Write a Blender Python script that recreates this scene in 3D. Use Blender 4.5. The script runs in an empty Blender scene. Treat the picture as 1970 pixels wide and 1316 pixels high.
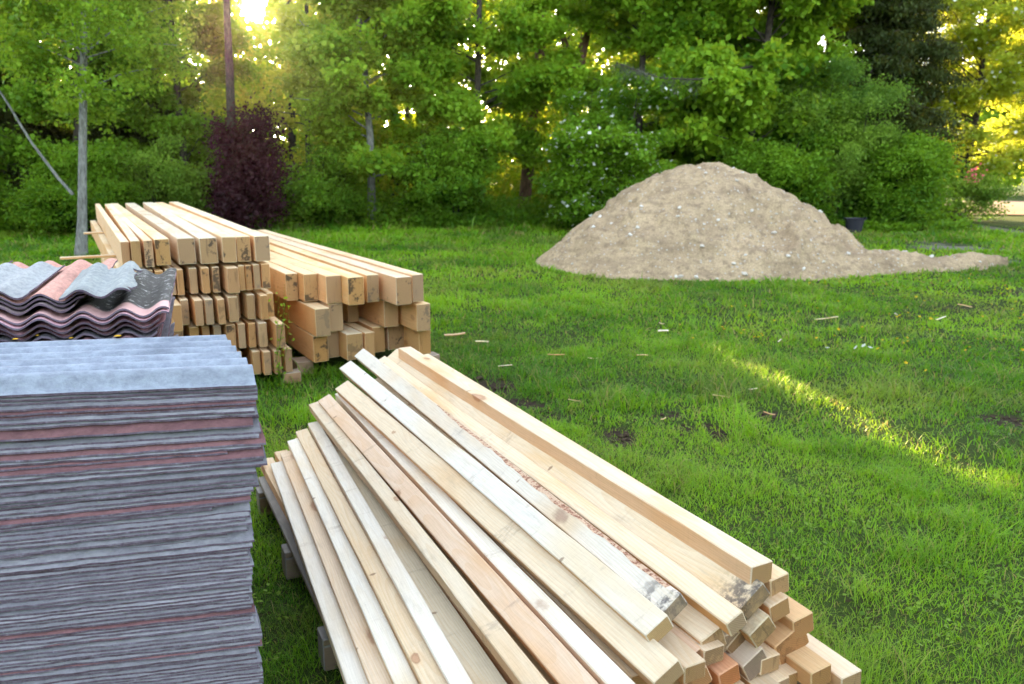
import bpy, math, random
import numpy as np
from mathutils import Vector, Matrix
R = math.radians
SC = bpy.context.scene
COL = SC.collection
rng = np.random.default_rng(7)
random.seed(7)

# ------------------------------------------------------------------ camera
HC = 1.75
PITCH = math.atan(348 / 1532.)
cam_d = bpy.data.cameras.new('camera')
cam = bpy.data.objects.new('camera', cam_d); COL.objects.link(cam)
cam.location = (0, 0, HC); cam.rotation_euler = (R(90) - PITCH, 0, 0)
cam_d.sensor_width = 36; cam_d.lens = 28.0
cam_d.clip_start = 0.05; cam_d.clip_end = 600
cam_d.dof.use_dof = True; cam_d.dof.focus_distance = 2.75; cam_d.dof.aperture_fstop = 4.0
SC.camera = cam

# ------------------------------------------------------------------ world and sun
SUN_EL, SUN_AZ = 9.4, -16.9            # azimuth clockwise from +Y
sdir = Vector((math.sin(R(SUN_AZ)) * math.cos(R(SUN_EL)), math.cos(R(SUN_AZ)) * math.cos(R(SUN_EL)), math.sin(R(SUN_EL))))
W = bpy.data.worlds.new('World'); SC.world = W; W.use_nodes = True
wn, wl = W.node_tree.nodes, W.node_tree.links
wn.clear()
wo = wn.new('ShaderNodeOutputWorld'); bg = wn.new('ShaderNodeBackground'); sky = wn.new('ShaderNodeTexSky')
sky.sky_type = 'NISHITA'; sky.sun_disc = False
sky.sun_elevation = R(SUN_EL); sky.sun_rotation = R(SUN_AZ)
sky.air_density = 1.0; sky.dust_density = 1.6; sky.ozone_density = 1.0
bg.inputs[1].default_value = 0.15
wl.new(bg.outputs[0], wo.inputs[0])
# hazy aureole of the low sun added to the sky colour
tc = wn.new('ShaderNodeTexCoord'); dot = wn.new('ShaderNodeVectorMath'); dot.operation = 'DOT_PRODUCT'
nrm = wn.new('ShaderNodeVectorMath'); nrm.operation = 'NORMALIZE'
wl.new(tc.outputs['Generated'], nrm.inputs[0]); wl.new(nrm.outputs[0], dot.inputs[0]); dot.inputs[1].default_value = sdir
def aur(p, k):
    m = wn.new('ShaderNodeMath'); m.operation = 'MAXIMUM'; m.inputs[1].default_value = 0; wl.new(dot.outputs['Value'], m.inputs[0])
    a = wn.new('ShaderNodeMath'); a.operation = 'POWER'; a.inputs[1].default_value = p; wl.new(m.outputs[0], a.inputs[0])
    b = wn.new('ShaderNodeMath'); b.operation = 'MULTIPLY'; b.inputs[1].default_value = k; wl.new(a.outputs[0], b.inputs[0])
    return b
a1, a2 = aur(3500, 3000), aur(120, 7)
s = wn.new('ShaderNodeMath'); s.operation = 'ADD'; wl.new(a1.outputs[0], s.inputs[0]); wl.new(a2.outputs[0], s.inputs[1])
am = wn.new('ShaderNodeVectorMath'); am.operation = 'SCALE'; am.inputs[0].default_value = (1.0, 0.80, 0.48); wl.new(s.outputs[0], am.inputs['Scale'])
# sky saturation turned down so its light is less blue
hs = wn.new('ShaderNodeHueSaturation'); hs.inputs['Saturation'].default_value = 0.40; hs.inputs['Value'].default_value = 1.0
wl.new(sky.outputs[0], hs.inputs['Color'])
ad = wn.new('ShaderNodeVectorMath'); ad.operation = 'ADD'; wl.new(hs.outputs[0], ad.inputs[0]); wl.new(am.outputs[0], ad.inputs[1])
wl.new(ad.outputs[0], bg.inputs[0])
ld = bpy.data.lights.new('sun', 'SUN'); ld.energy = 5.0; ld.angle = R(0.5); ld.color = (1.0, 0.70, 0.32)
lo = bpy.data.objects.new('sun', ld); COL.objects.link(lo)
lo.rotation_euler = sdir.to_track_quat('Z', 'Y').to_euler()
SC.view_settings.view_transform = 'Standard'; SC.view_settings.look = 'None'
SC.view_settings.exposure = 3.2; SC.view_settings.gamma = 1
SC.cycles.max_bounces = 8; SC.cycles.transmission_bounces = 4; SC.cycles.transparent_max_bounces = 4
SC.cycles.use_denoising = True

# ------------------------------------------------------------------ helpers
F = 1532.; CP, SP = math.cos(PITCH), math.sin(PITCH)
def at(px, py, z=0.):
    """the point at height z that stands at pixel px, py of the photograph (used to lay the scene out)"""
    d = np.array([(px - 985) / F, CP + (658 - py) / F * SP, -SP + (658 - py) / F * CP])
    return d * ((z - HC) / d[2]) + np.array([0, 0, HC])

def tag(o, label=None, cat=None, group=None, kind=None):
    if label: o['label'] = label
    if cat: o['category'] = cat
    if group: o['group'] = group
    if kind: o['kind'] = kind
    return o
def empty(name, loc=(0, 0, 0), rz=0, **k):
    o = bpy.data.objects.new(name, None); o.location = loc; o.rotation_euler = (0, 0, rz); o.empty_display_size = .2
    COL.objects.link(o); return tag(o, **k)
def mesh_np(name, V, quads=None, tris=None, mats=(), attrs=None, smooth=False, fmat=None):
    """quads (n,4), tris (m,3) index arrays -> mesh; attrs name -> per face float (quads first)"""
    me = bpy.data.meshes.new(name)
    q = np.zeros((0, 4), int) if quads is None else np.asarray(quads, int)
    t = np.zeros((0, 3), int) if tris is None else np.asarray(tris, int)
    V = np.asarray(V, np.float32)
    me.vertices.add(len(V)); me.vertices.foreach_set('co', V.ravel())
    me.loops.add(q.size + t.size); me.loops.foreach_set('vertex_index', np.concatenate([q.ravel(), t.ravel()]).astype(np.int32))
    nf = len(q) + len(t); me.polygons.add(nf)
    ls = np.concatenate([np.arange(len(q)) * 4, q.size + np.arange(len(t)) * 3]).astype(np.int32)
    me.polygons.foreach_set('loop_start', ls)
    if fmat is not None: me.polygons.foreach_set('material_index', np.asarray(fmat, np.int32))
    if smooth: me.polygons.foreach_set('use_smooth', np.ones(nf, bool))
    for m in mats: me.materials.append(m)
    for k, v in (attrs or {}).items():
        a = me.attributes.new(k, 'FLOAT', 'FACE'); a.data.foreach_set('value', np.asarray(v, np.float32))
    me.update(calc_edges=True)
    return me
def link(name, me, parent=None, loc=None, rot=None, **k):
    o = bpy.data.objects.new(name, me); COL.objects.link(o)
    if parent: o.parent = parent
    if loc is not None: o.location = loc
    if rot is not None: o.rotation_euler = rot
    return tag(o, **k)

# smooth pseudo noise for numpy
class Noise:
    def __init__(s, seed, n=64):
        s.g = np.random.default_rng(seed).random((n, n)); s.n = n
    def __call__(s, x, y, sc=1.):
        x = np.asarray(x) * sc + 1000; y = np.asarray(y) * sc + 1000
        xi, yi = np.floor(x).astype(int), np.floor(y).astype(int); fx, fy = x - xi, y - yi
        fx = fx * fx * (3 - 2 * fx); fy = fy * fy * (3 - 2 * fy); n = s.n
        a, b = s.g[xi % n, yi % n], s.g[(xi + 1) % n, yi % n]; c, d = s.g[xi % n, (yi + 1) % n], s.g[(xi + 1) % n, (yi + 1) % n]
        return (a * (1 - fx) + b * fx) * (1 - fy) + (c * (1 - fx) + d * fx) * fy
N1, N2, N3 = Noise(1), Noise(2), Noise(3)
def fbm(x, y, sc, o=4):
    v = 0; a = .5; t = 0
    for i in range(o): v = v + a * N1(x + i * 17.3, y - i * 9.1, sc * 2 ** i); t += a; a *= .5
    return v / t

# ------------------------------------------------------------------ materials
def M(name):
    m = bpy.data.materials.new(name); m.use_nodes = True; nt = m.node_tree; nt.nodes.clear()
    return m, nt.nodes, nt.links
class NB:
    """small node builder"""
    def __init__(s, name):
        s.m, s.n, s.l = M(name); s.out = s.n.new('ShaderNodeOutputMaterial')
    def node(s, t, **k):
        x = s.n.new(t)
        for a, b in k.items(): setattr(x, a, b)
        return x
    def put(s, sock, v):
        if hasattr(v, 'is_output'): s.l.new(v, sock)
        else: sock.default_value = v
    def math(s, op, a, b=0., c=None, clamp=False):
        x = s.node('ShaderNodeMath', operation=op, use_clamp=clamp); s.put(x.inputs[0], a); s.put(x.inputs[1], b)
        if c is not None: s.put(x.inputs[2], c)
        return x.outputs[0]
    def vmath(s, op, a, b=None, scale=None):
        x = s.node('ShaderNodeVectorMath', operation=op); s.put(x.inputs[0], a)
        if b is not None: s.put(x.inputs[1], b)
        if scale is not None: s.put(x.inputs['Scale'], scale)
        return x.outputs['Value'] if op in ('LENGTH', 'DOT_PRODUCT', 'DISTANCE') else x.outputs[0]
    def noise(s, vec, scale, detail=3, rough=.55, col=False):
        x = s.node('ShaderNodeTexNoise'); s.put(x.inputs['Vector'], vec); s.put(x.inputs['Scale'], scale)
        x.inputs['Detail'].default_value = detail; x.inputs['Roughness'].default_value = rough
        return x.outputs['Color'] if col else x.outputs['Fac']
    def ramp(s, f, stops, interp='LINEAR'):
        x = s.node('ShaderNodeValToRGB'); s.put(x.inputs[0], f); e = x.color_ramp.elements; x.color_ramp.interpolation = interp
        while len(e) < len(stops): e.new(.5)
        for i, (p, c) in enumerate(stops):
            e[i].position = p; e[i].color = (*c, 1) if len(c) == 3 else c
        return x.outputs[0]
    def step(s, f, a, b):
        x = s.node('ShaderNodeMapRange', interpolation_type='SMOOTHSTEP'); s.put(x.inputs[0], f)
        x.inputs[1].default_value = a; x.inputs[2].default_value = b; return x.outputs[0]
    def mix(s, f, a, b, mode='MIX'):
        x = s.node('ShaderNodeMix', data_type='RGBA', blend_type=mode); s.put(x.inputs[0], f)
        for i, v in ((6, a), (7, b)):
            if not hasattr(v, 'is_output') and len(v) == 3: v = (*v, 1)
            s.put(x.inputs[i], v)
        return x.outputs[2]
    def bump(s, h, dist, st=1.):
        x = s.node('ShaderNodeBump'); s.put(x.inputs['Height'], h); x.inputs['Distance'].default_value = dist; x.inputs['Strength'].default_value = st
        return x.outputs[0]
    def bsdf(s, col, rough=.8, spec=.3, normal=None):
        b = s.node('ShaderNodeBsdfPrincipled'); s.put(b.inputs['Base Color'], col if hasattr(col, 'is_output') else (*col, 1)); s.put(b.inputs['Roughness'], rough)
        b.inputs['Specular IOR Level'].default_value = spec
        if normal is not None: s.l.new(normal, b.inputs['Normal'])
        return b.outputs[0]
    def done(s, sh): s.l.new(sh, s.out.inputs[0]); return s.m
    def xyz(s, v):
        x = s.node('ShaderNodeSeparateXYZ'); s.l.new(v, x.inputs[0]); return x.outputs
    def comb(s, x, y, z):
        c = s.node('ShaderNodeCombineXYZ'); s.put(c.inputs[0], x); s.put(c.inputs[1], y); s.put(c.inputs[2], z); return c.outputs[0]
    def attr(s, n):
        a = s.node('ShaderNodeAttribute', attribute_name=n); return a.outputs['Fac']

def wood_mat(name, early, late, endc, knots=1., stain=.5, grey=0., moldend=.3, ringf=190., endx=None):
    """sawn softwood: rings cut from a log along local X, knots, blue stain, mould on the ends"""
    b = NB(name)
    t = b.node('ShaderNodeTexCoord'); oi = b.node('ShaderNodeObjectInfo'); rnd = oi.outputs['Random']
    P = t.outputs['Object']
    off = b.comb(b.math('MULTIPLY', rnd, 37.), b.math('MULTIPLY', rnd, 11.), b.math('MULTIPLY', rnd, 23.))
    x, y, z = b.xyz(P)
    PL = b.vmath('ADD', b.comb(b.math('MULTIPLY', x, .35), y, z), off)
    # log axis offset
    r2 = b.math('FRACT', b.math('MULTIPLY', rnd, 91.7)); r3 = b.math('FRACT', b.math('MULTIPLY', rnd, 53.3))
    wob = b.noise(PL, 3., 2, col=True); wx, wy, wz = b.xyz(wob)
    cy = b.math('ADD', b.math('MULTIPLY', b.math('SUBTRACT', r2, .5), .16), b.math('MULTIPLY', b.math('SUBTRACT', wy, .5), .05))
    cz = b.math('ADD', b.math('ADD', b.math('MULTIPLY', r3, -.12), -.02), b.math('MULTIPLY', b.math('SUBTRACT', wz, .5), .05))
    rad = b.vmath('LENGTH', b.comb(0., b.math('SUBTRACT', y, cy), b.math('SUBTRACT', z, cz)))
    ring = b.math('FRACT', b.math('MULTIPLY', b.math('ADD', rad, b.math('MULTIPLY', wx, .01)), ringf))
    ring = b.step(ring, .25, .95)
    blot = b.noise(PL, 4., 3)
    c = b.mix(b.math('MULTIPLY', ring, .45), early, late)
    c = b.mix(b.step(blot, .45, .75), c, tuple(v * f for v, f in zip(late, (1.02, .95, .85))))
    # fine saw marks and fibres
    fib = b.noise(b.comb(b.math('MULTIPLY', x, 12.), b.math('MULTIPLY', y, 320.), b.math('MULTIPLY', z, 320.)), 1., 3)
    c = b.mix(.5, c, b.ramp(fib, [(.3, (.78, .74, .7)), (.6, (1.05, 1.03, 1.))]), 'MULTIPLY')
    # knots
    if knots:
        kv = b.vmath('ADD', b.comb(b.math('MULTIPLY', x, 3.0), b.math('MULTIPLY', y, 5.2), b.math('MULTIPLY', z, 5.2)), off)
        vo = b.node('ShaderNodeTexVoronoi'); b.l.new(kv, vo.inputs['Vector']); vo.inputs['Scale'].default_value = 1.
        ks = b.xyz(vo.outputs['Color'])
        kd = b.math('ADD', vo.outputs['Distance'], b.math('MULTIPLY', b.math('SUBTRACT', b.noise(P, 45., 3), .5), .09))
        kd = b.math('MULTIPLY', kd, b.math('ADD', b.math('MULTIPLY', b.math('POWER', ks[1], 1.2), 2.6), .62))
        halo = b.step(kd, .34, .08); core = b.step(kd, .17, .10); rim = b.math('MULTIPLY', core, b.step(kd, .07, .14))
        kr = b.math('MULTIPLY', b.math('FRACT', b.math('MULTIPLY', kd, 30.)), .35)
        c = b.mix(b.math('MULTIPLY', halo, .35 * knots), c, tuple(v * f for v, f in zip(late, (.95, .8, .6))))
        c = b.mix(b.math('MULTIPLY', core, .8 * knots), c, b.mix(kr, (.46, .29, .20), (.31, .18, .12)))
        c = b.mix(b.math('MULTIPLY', rim, .45 * knots), c, (.16, .08, .05))
    # blue stain and dirt smudges
    st = b.noise(b.vmath('ADD', b.comb(b.math('MULTIPLY', x, 2.2), b.math('MULTIPLY', y, 9.), b.math('MULTIPLY', z, 9.)), off), 1.6, 6, .7)
    c = b.mix(b.math('MULTIPLY', b.step(st, .55, .75), stain), c, (.30, .27, .24))
    sp = b.noise(b.vmath('ADD', b.comb(b.math('MULTIPLY', x, 30.), b.math('MULTIPLY', y, 60.), b.math('MULTIPLY', z, 60.)), off), 1., 4, .7)
    spm = b.math('MULTIPLY', b.step(sp, .66, .74), b.step(st, .42, .6))
    c = b.mix(b.math('MULTIPLY', spm, stain), c, (.12, .09, .07))
    v2 = b.node('ShaderNodeTexVoronoi'); b.l.new(b.vmath('ADD', b.comb(b.math('MULTIPLY', x, 10.), b.math('MULTIPLY', y, 6.), b.math('MULTIPLY', z, 6.)), off), v2.inputs['Vector']); v2.inputs['Scale'].default_value = 1.
    pk_ = b.math('MULTIPLY', b.step(b.math('ADD', v2.outputs['Distance'], b.math('MULTIPLY', sp, .12)), .155, .11), b.step(b.xyz(v2.outputs['Color'])[0], .5, .6))
    c = b.mix(b.math('MULTIPLY', pk_, .75), c, (.20, .13, .09))
    cx = b.noise(b.vmath('ADD', b.comb(b.math('MULTIPLY', x, 5.5), b.math('MULTIPLY', y, .8), b.math('MULTIPLY', z, .8)), off), 1.5, 3, .6)
    cm = b.math('MULTIPLY', b.step(cx, .60, .68), b.step(b.noise(b.vmath('ADD', b.comb(b.math('MULTIPLY', x, 60.), b.math('MULTIPLY', y, 25.), b.math('MULTIPLY', z, 25.)), off), 1., 4, .7), .4, .65))
    c = b.mix(b.math('MULTIPLY', cm, .55), c, (.36, .30, .25))
    saw = b.noise(b.comb(b.math('MULTIPLY', x, 130.), b.math('MULTIPLY', y, 4.), b.math('MULTIPLY', z, 4.)), 1., 2)
    c = b.mix(.16, c, b.ramp(saw, [(.35, (.84, .83, .81)), (.6, (1.05, 1.05, 1.05))]), 'MULTIPLY')
    if grey: c = b.mix(grey, c, b.ramp(b.noise(PL, 14., 5), [(.3, (.10, .10, .10)), (.7, (.30, .29, .28))]))
    ny_ = b.step(b.math('ABSOLUTE', b.xyz(t.outputs['Normal'])[1]), .8, .95)   # side faces painted darker orange to stand in for their shade
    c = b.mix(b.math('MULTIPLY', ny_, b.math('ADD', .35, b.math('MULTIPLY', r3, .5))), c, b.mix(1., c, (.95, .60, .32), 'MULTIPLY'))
    # end grain
    nx = b.xyz(t.outputs['Normal'])[0]; isend = b.step(b.math('ABSOLUTE', nx), .8, .95)
    en = b.noise(P, 420., 2)
    ec = b.mix(b.math('MULTIPLY', ring, .55), endc, tuple(v * .62 for v in endc))
    ec = b.mix(.5, ec, b.ramp(en, [(.3, (.7, .68, .65)), (.7, (1.1, 1.08, 1.05))]), 'MULTIPLY')
    crk = b.noise(b.vmath('ADD', b.comb(0., b.math('MULTIPLY', y, 34.), b.math('MULTIPLY', z, 5.)), off), 1., 3, .6)
    ec = b.mix(b.math('MULTIPLY', b.step(crk, .60, .66), .4), ec, (.12, .08, .05))
    mo = b.noise(b.vmath('ADD', P, off), 6.5, 7, .72)
    msel = b.step(b.math('FRACT', b.math('MULTIPLY', rnd, 7.77)), .3, .5)
    mth = b.math('MULTIPLY', b.step(mo, .545, .58), b.math('MULTIPLY', msel, moldend))
    ec = b.mix(mth, ec, (.05, .042, .038))
    gsel = b.step(b.math('FRACT', b.math('MULTIPLY', rnd, 17.31)), .55, .75)
    ec = b.mix(b.math('MULTIPLY', gsel, .5), ec, b.mix(ring, (.36, .31, .27), (.22, .18, .15)))
    if endx:
        em = b.math('MULTIPLY', b.step(x, endx - .16, endx - .03), b.step(b.noise(b.vmath('ADD', P, off), 28., 5, .7), .42, .6))
        c = b.mix(b.math('MULTIPLY', em, .85), c, (.07, .065, .075)); ec = b.mix(b.math('MULTIPLY', em, .5), ec, (.12, .10, .09))
    c = b.mix(isend, c, ec)
    hue = b.node('ShaderNodeHueSaturation'); b.l.new(c, hue.inputs['Color']); 
    b.l.new(b.math('ADD', b.math('MULTIPLY', b.math('FRACT', b.math('MULTIPLY', rnd, 3.3)), .14), .93), hue.inputs['Value'])
    b.l.new(b.math('ADD', b.math('MULTIPLY', b.math('FRACT', b.math('MULTIPLY', rnd, 5.9)), .24), .88), hue.inputs['Saturation'])
    cc = b.mix(1., hue.outputs[0], oi.outputs['Color'], 'MULTIPLY')
    h = b.math('ADD', fib, b.math('MULTIPLY', ring, .4))
    return b.done(b.bsdf(cc, .72, .25, b.bump(h, .0008, .6)))

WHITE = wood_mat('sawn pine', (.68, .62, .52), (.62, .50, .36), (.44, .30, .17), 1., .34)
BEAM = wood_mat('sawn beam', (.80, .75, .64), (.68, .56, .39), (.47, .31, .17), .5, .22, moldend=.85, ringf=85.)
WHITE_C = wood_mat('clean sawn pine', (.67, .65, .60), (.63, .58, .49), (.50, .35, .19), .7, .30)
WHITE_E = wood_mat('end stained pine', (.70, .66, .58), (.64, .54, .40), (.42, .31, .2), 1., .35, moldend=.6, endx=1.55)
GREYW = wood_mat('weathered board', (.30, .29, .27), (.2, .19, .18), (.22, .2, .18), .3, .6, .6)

def bark_mat(name, a, bb, sc=22):
    b = NB(name); t = b.node('ShaderNodeTexCoord'); P = t.outputs['Object']
    x, y, z = b.xyz(P); v = b.comb(x, y, b.math('MULTIPLY', z, .3))
    n = b.noise(v, sc, 5, .65); c = b.ramp(n, [(.32, a), (.68, bb)])
    return b.done(b.bsdf(c, .9, .15, b.bump(n, .02)))
BARK_G = bark_mat('grey bark', (.09, .09, .085), (.30, .31, .30))
BARK_D = bark_mat('dark bark', (.025, .022, .02), (.10, .085, .07))
BARK_P = bark_mat('pine bark', (.09, .055, .045), (.26, .15, .115), 14)
b = NB('inner bark'); t = b.node('ShaderNodeTexCoord'); n = b.noise(t.outputs['Object'], 55, 5, .7)
BARK_E = b.done(b.bsdf(b.ramp(n, [(.36, (.16, .075, .05)), (.46, (.34, .18, .12)), (.54, (.56, .42, .30)), (.66, (.40, .27, .2))]), .85, .2, b.bump(n, .006)))

def leaf_mat(name, c1, c2, tr, trans=.45, spec=.2):
    b = NB(name); r = b.attr('rnd'); oi = b.node('ShaderNodeObjectInfo')
    c = b.mix(r, c1, c2)
    p = b.bsdf(c, .5, spec)
    tl = b.node('ShaderNodeBsdfTranslucent'); b.l.new(b.mix(r, tr, tuple(v * .75 for v in tr)), tl.inputs[0])
    mx = b.node('ShaderNodeMixShader'); mx.inputs[0].default_value = trans
    b.l.new(p, mx.inputs[1]); b.l.new(tl.outputs[0], mx.inputs[2])
    return b.done(mx.outputs[0])
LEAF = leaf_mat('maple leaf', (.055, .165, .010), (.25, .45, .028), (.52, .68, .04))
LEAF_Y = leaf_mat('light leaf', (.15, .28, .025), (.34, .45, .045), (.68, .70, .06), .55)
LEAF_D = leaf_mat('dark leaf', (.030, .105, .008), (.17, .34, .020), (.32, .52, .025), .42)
LEAF_F = leaf_mat('fresh small leaf', (.06, .17, .012), (.24, .44, .03), (.50, .66, .04))
LEAF_P = leaf_mat('purple leaf', (.020, .007, .013), (.055, .015, .026), (.16, .025, .035), .3)
LEAF_W = leaf_mat('willow leaf', (.055, .14, .016), (.23, .38, .035), (.24, .42, .06), .4)
NEEDLE = leaf_mat('spruce needle', (.022, .042, .010), (.055, .085, .018), (.20, .17, .02), .25, .2)
LICHEN = leaf_mat('lichen twig', (.06, .08, .055), (.13, .16, .11), (.12, .14, .08), .2, .1)
PETAL = leaf_mat('white petal', (.65, .68, .66), (.8, .82, .8), (.6, .62, .55), .3, .1)
PINK = leaf_mat('pink petal', (.7, .12, .18), (.8, .2, .25), (.7, .15, .2), .3, .1)
YEL = leaf_mat('yellow petal', (.8, .52, .02), (.85, .62, .03), (.8, .5, .02), .3, .2)

# grass blades
b = NB('grass blade'); r = b.attr('rnd'); dry = b.attr('dry'); 
c = b.mix(r, (.040, .155, .006), (.205, .43, .016)); c = b.mix(dry, c, (.36, .29, .11))
tl = b.node('ShaderNodeBsdfTranslucent'); b.l.new(b.mix(dry, b.mix(r, (.20, .46, .012), (.42, .66, .02)), (.5, .4, .12)), tl.inputs[0])
mx = b.node('ShaderNodeMixShader'); mx.inputs[0].default_value = .42; b.l.new(b.bsdf(c, .42, .28), mx.inputs[1]); b.l.new(tl.outputs[0], mx.inputs[2])
GRASS = b.done(mx.outputs[0])

# soil under the lawn
b = NB('lawn soil'); g = b.node('ShaderNodeNewGeometry'); P = g.outputs['Position']
n1 = b.noise(P, 3., 5, .6); n2 = b.noise(P, 40., 4, .6)
c = b.ramp(n1, [(.3, (.035, .05, .014)), (.55, (.045, .08, .016)), (.75, (.065, .11, .022))])
c = b.mix(b.step(n2, .5, .7), c, (.05, .04, .022))
mud = b.attr('mud'); c = b.mix(b.step(b.math('ADD', mud, b.math('MULTIPLY', b.math('SUBTRACT', b.noise(P, 14., 4), .5), .5)), .35, .6), c, b.ramp(n2, [(.3, (.022, .016, .012)), (.7, (.07, .052, .038))]))
x, y, z = b.xyz(P)
gry = b.attr('grey'); c = b.mix(b.step(b.math('ADD', gry, b.math('MULTIPLY', b.math('SUBTRACT', n1, .5), .7)), .3, .7), c, (.20, .19, .17))
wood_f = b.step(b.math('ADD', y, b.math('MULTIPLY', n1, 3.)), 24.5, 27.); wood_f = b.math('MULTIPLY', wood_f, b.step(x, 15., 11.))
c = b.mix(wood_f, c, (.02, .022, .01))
SOIL = b.done(b.bsdf(c, .95, .1, b.bump(n2, .03)))

b = NB('sand'); t = b.node('ShaderNodeTexCoord'); P = t.outputs['Object']
n1 = b.noise(P, 1.6, 5, .6); n2 = b.noise(P, 45., 4, .65); n3 = b.noise(P, 9., 5, .65)
c = b.ramp(n1, [(.3, (.43, .33, .225)), (.5, (.56, .44, .295)), (.7, (.66, .52, .35))])
c = b.mix(b.math('MULTIPLY', b.step(n3, .48, .68), .7), c, (.27, .21, .15))
c = b.mix(.75, c, b.ramp(n2, [(.3, (.5, .48, .46)), (.7, (1.15, 1.13, 1.1))]), 'MULTIPLY')
sx, sy, sz = b.xyz(P); n5 = b.noise(b.comb(b.math('MULTIPLY', sx, .8), b.math('MULTIPLY', sy, .8), b.math('MULTIPLY', sz, 3.5)), 2.2, 5, .65)
c = b.mix(b.math('MULTIPLY', b.step(n5, .50, .62), .45), c, (.27, .205, .145))  # dark bands in the sand colour stand in for relief shading
vo = b.node('ShaderNodeTexVoronoi'); b.l.new(P, vo.inputs['Vector']); vo.inputs['Scale'].default_value = 16
sel = b.xyz(vo.outputs['Color'])[0]
c = b.mix(b.math('MULTIPLY', b.step(vo.outputs['Distance'], .3, .22), b.step(sel, .6, .7)), c, (.52, .48, .43))
SAND = b.done(b.bsdf(c, .95, .1, b.bump(b.math('ADD', b.math('MULTIPLY', n3, 1.), b.math('MULTIPLY', n2, .3)), .07)))
b = NB('stone'); oi = b.node('ShaderNodeObjectInfo'); t = b.node('ShaderNodeTexCoord'); n = b.noise(t.outputs['Object'], 30., 4)
c = b.mix(oi.outputs['Random'], (.52, .47, .41), (.80, .79, .77)); c = b.mix(.4, c, b.ramp(n, [(.3, (.6, .6, .6)), (.7, (1.1, 1.1, 1.1))]), 'MULTIPLY')
STONE = b.done(b.bsdf(c, .8, .3))
b = NB('gravel road'); g = b.node('ShaderNodeNewGeometry'); n = b.noise(g.outputs['Position'], 8., 5); n2 = b.noise(b.vmath('MULTIPLY', g.outputs['Position'], (.15, 1.5, 1)), 1., 3)
c = b.ramp(n, [(.3, (.24, .17, .13)), (.7, (.34, .25, .19))]); c = b.mix(b.step(n2, .45, .6), c, (.20, .15, .13))
ROAD = b.done(b.bsdf(c, .95, .1))

def sheet_mat(name, pinkfront=False):
    """fibre cement: body colour from the object, front strip kept pink where it was covered"""
    b = NB(name); t = b.node('ShaderNodeTexCoord'); P = t.outputs['Object']; oi = b.node('ShaderNodeObjectInfo'); x, y, z = b.xyz(P)
    off = b.comb(b.math('MULTIPLY', oi.outputs['Random'], 31.), b.math('MULTIPLY', oi.outputs['Random'], 17.), 0.)
    Q = b.vmath('ADD', P, off)
    n1 = b.noise(Q, 5., 5, .65); n2 = b.noise(Q, 70., 4, .7); n3 = b.noise(b.comb(b.math('MULTIPLY', x, 3.), b.math('MULTIPLY', y, 60.), b.math('MULTIPLY', z, 60.)), 1., 3)
    base = oi.outputs['Color']
    c = b.mix(.55, base, b.ramp(n1, [(.3, (.72, .72, .74)), (.7, (1.15, 1.15, 1.15))]), 'MULTIPLY')
    c = b.mix(.8, c, b.ramp(b.noise(b.comb(b.math('MULTIPLY', b.xyz(Q)[0], .35), b.xyz(Q)[1], 0.), 60., 6, .75), [(.35, (.66, .66, .68)), (.6, (1.1, 1.1, 1.1))]), 'MULTIPLY')
    if pinkfront:
        w = b.math('ADD', b.math('MULTIPLY', x, -1.), b.math('MULTIPLY', b.math('SUBTRACT', n1, .5), .10))
        wh = b.step(b.noise(b.comb(b.math('MULTIPLY', x, 1.2), b.math('MULTIPLY', y, 1.6), z), 16., 6, .85), .54, .62)
        c = b.mix(b.math('MULTIPLY', wh, .7), c, (.55, .56, .58))
        moss = b.math('MULTIPLY', b.step(n2, .64, .72), b.step(n1, .5, .6)); c = b.mix(moss, c, (.10, .10, .02))
        c = b.mix(b.step(w, .15, .11), c, b.mix(n1, (.62, .34, .34), (.72, .52, .52)))
    edge = b.attr('edge')
    nr = b.noise(b.vmath('ADD', b.comb(b.math('MULTIPLY', x, 9.), b.math('MULTIPLY', y, .1), b.math('MULTIPLY', z, .1)), off), 3., 6, .8)
    ec = b.ramp(nr, [(.30, (.08, .06, .07)), (.46, (.125, .10, .13)), (.60, (.18, .16, .20)), (.75, (.30, .295, .36))])
    ec = b.mix(1., ec, b.mix(b.math('FRACT', b.math('MULTIPLY', oi.outputs['Random'], 9.3)), (.78, .68, .72), (1.2, 1.2, 1.25)), 'MULTIPLY')
    n4 = b.noise(b.vmath('ADD', b.comb(b.math('MULTIPLY', x, .8), b.math('MULTIPLY', y, .8), 0.), off), 2.2, 3)
    c = b.mix(b.step(n4, .5, .7), c, b.mix(1., c, (.70, .70, .72), 'MULTIPLY'))
    c = b.mix(edge, c, ec)
    return b.done(b.bsdf(c, .85, .2, b.bump(n2, .003)))
SHEET = sheet_mat('fibre cement'); SHEET_M = sheet_mat('mossy fibre cement', True)

# ------------------------------------------------------------------ ground
MUD = []   # (x, y, rx, ry, angle, strength)
def mud(px, py, w, h, st=1., a=0):
    w, h = w * 1.35, h * 1.5
    p = at(px, py); q = at(px + w / 2, py); r_ = at(px, py - h / 2); MUD.append((p[0], p[1], abs(q[0] - p[0]), abs(r_[1] - p[1]), a, st))
for m in [(945, 742, 90, 22), (985, 772, 80, 14), (1010, 775, 60, 10), (1190, 836, 56, 26), (1380, 828, 34, 30), (1130, 750, 60, 10, .8), (1060, 800, 60, 14, .8), (1290, 795, 90, 14, .6),
          (1320, 820, 60, 20, .6), (1480, 795, 50, 14, .8), (1350, 700, 60, 10, .4), (1940, 805, 90, 24, .8), (1870, 590, 220, 22, .5), (1700, 615, 200, 16, .4), (1940, 562, 90, 10, .6), (1230, 910, 60, 20, .4), (1600, 1175, 90, 40, .4), (1560, 940, 70, 22, .3)]: mud(*m)
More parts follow.
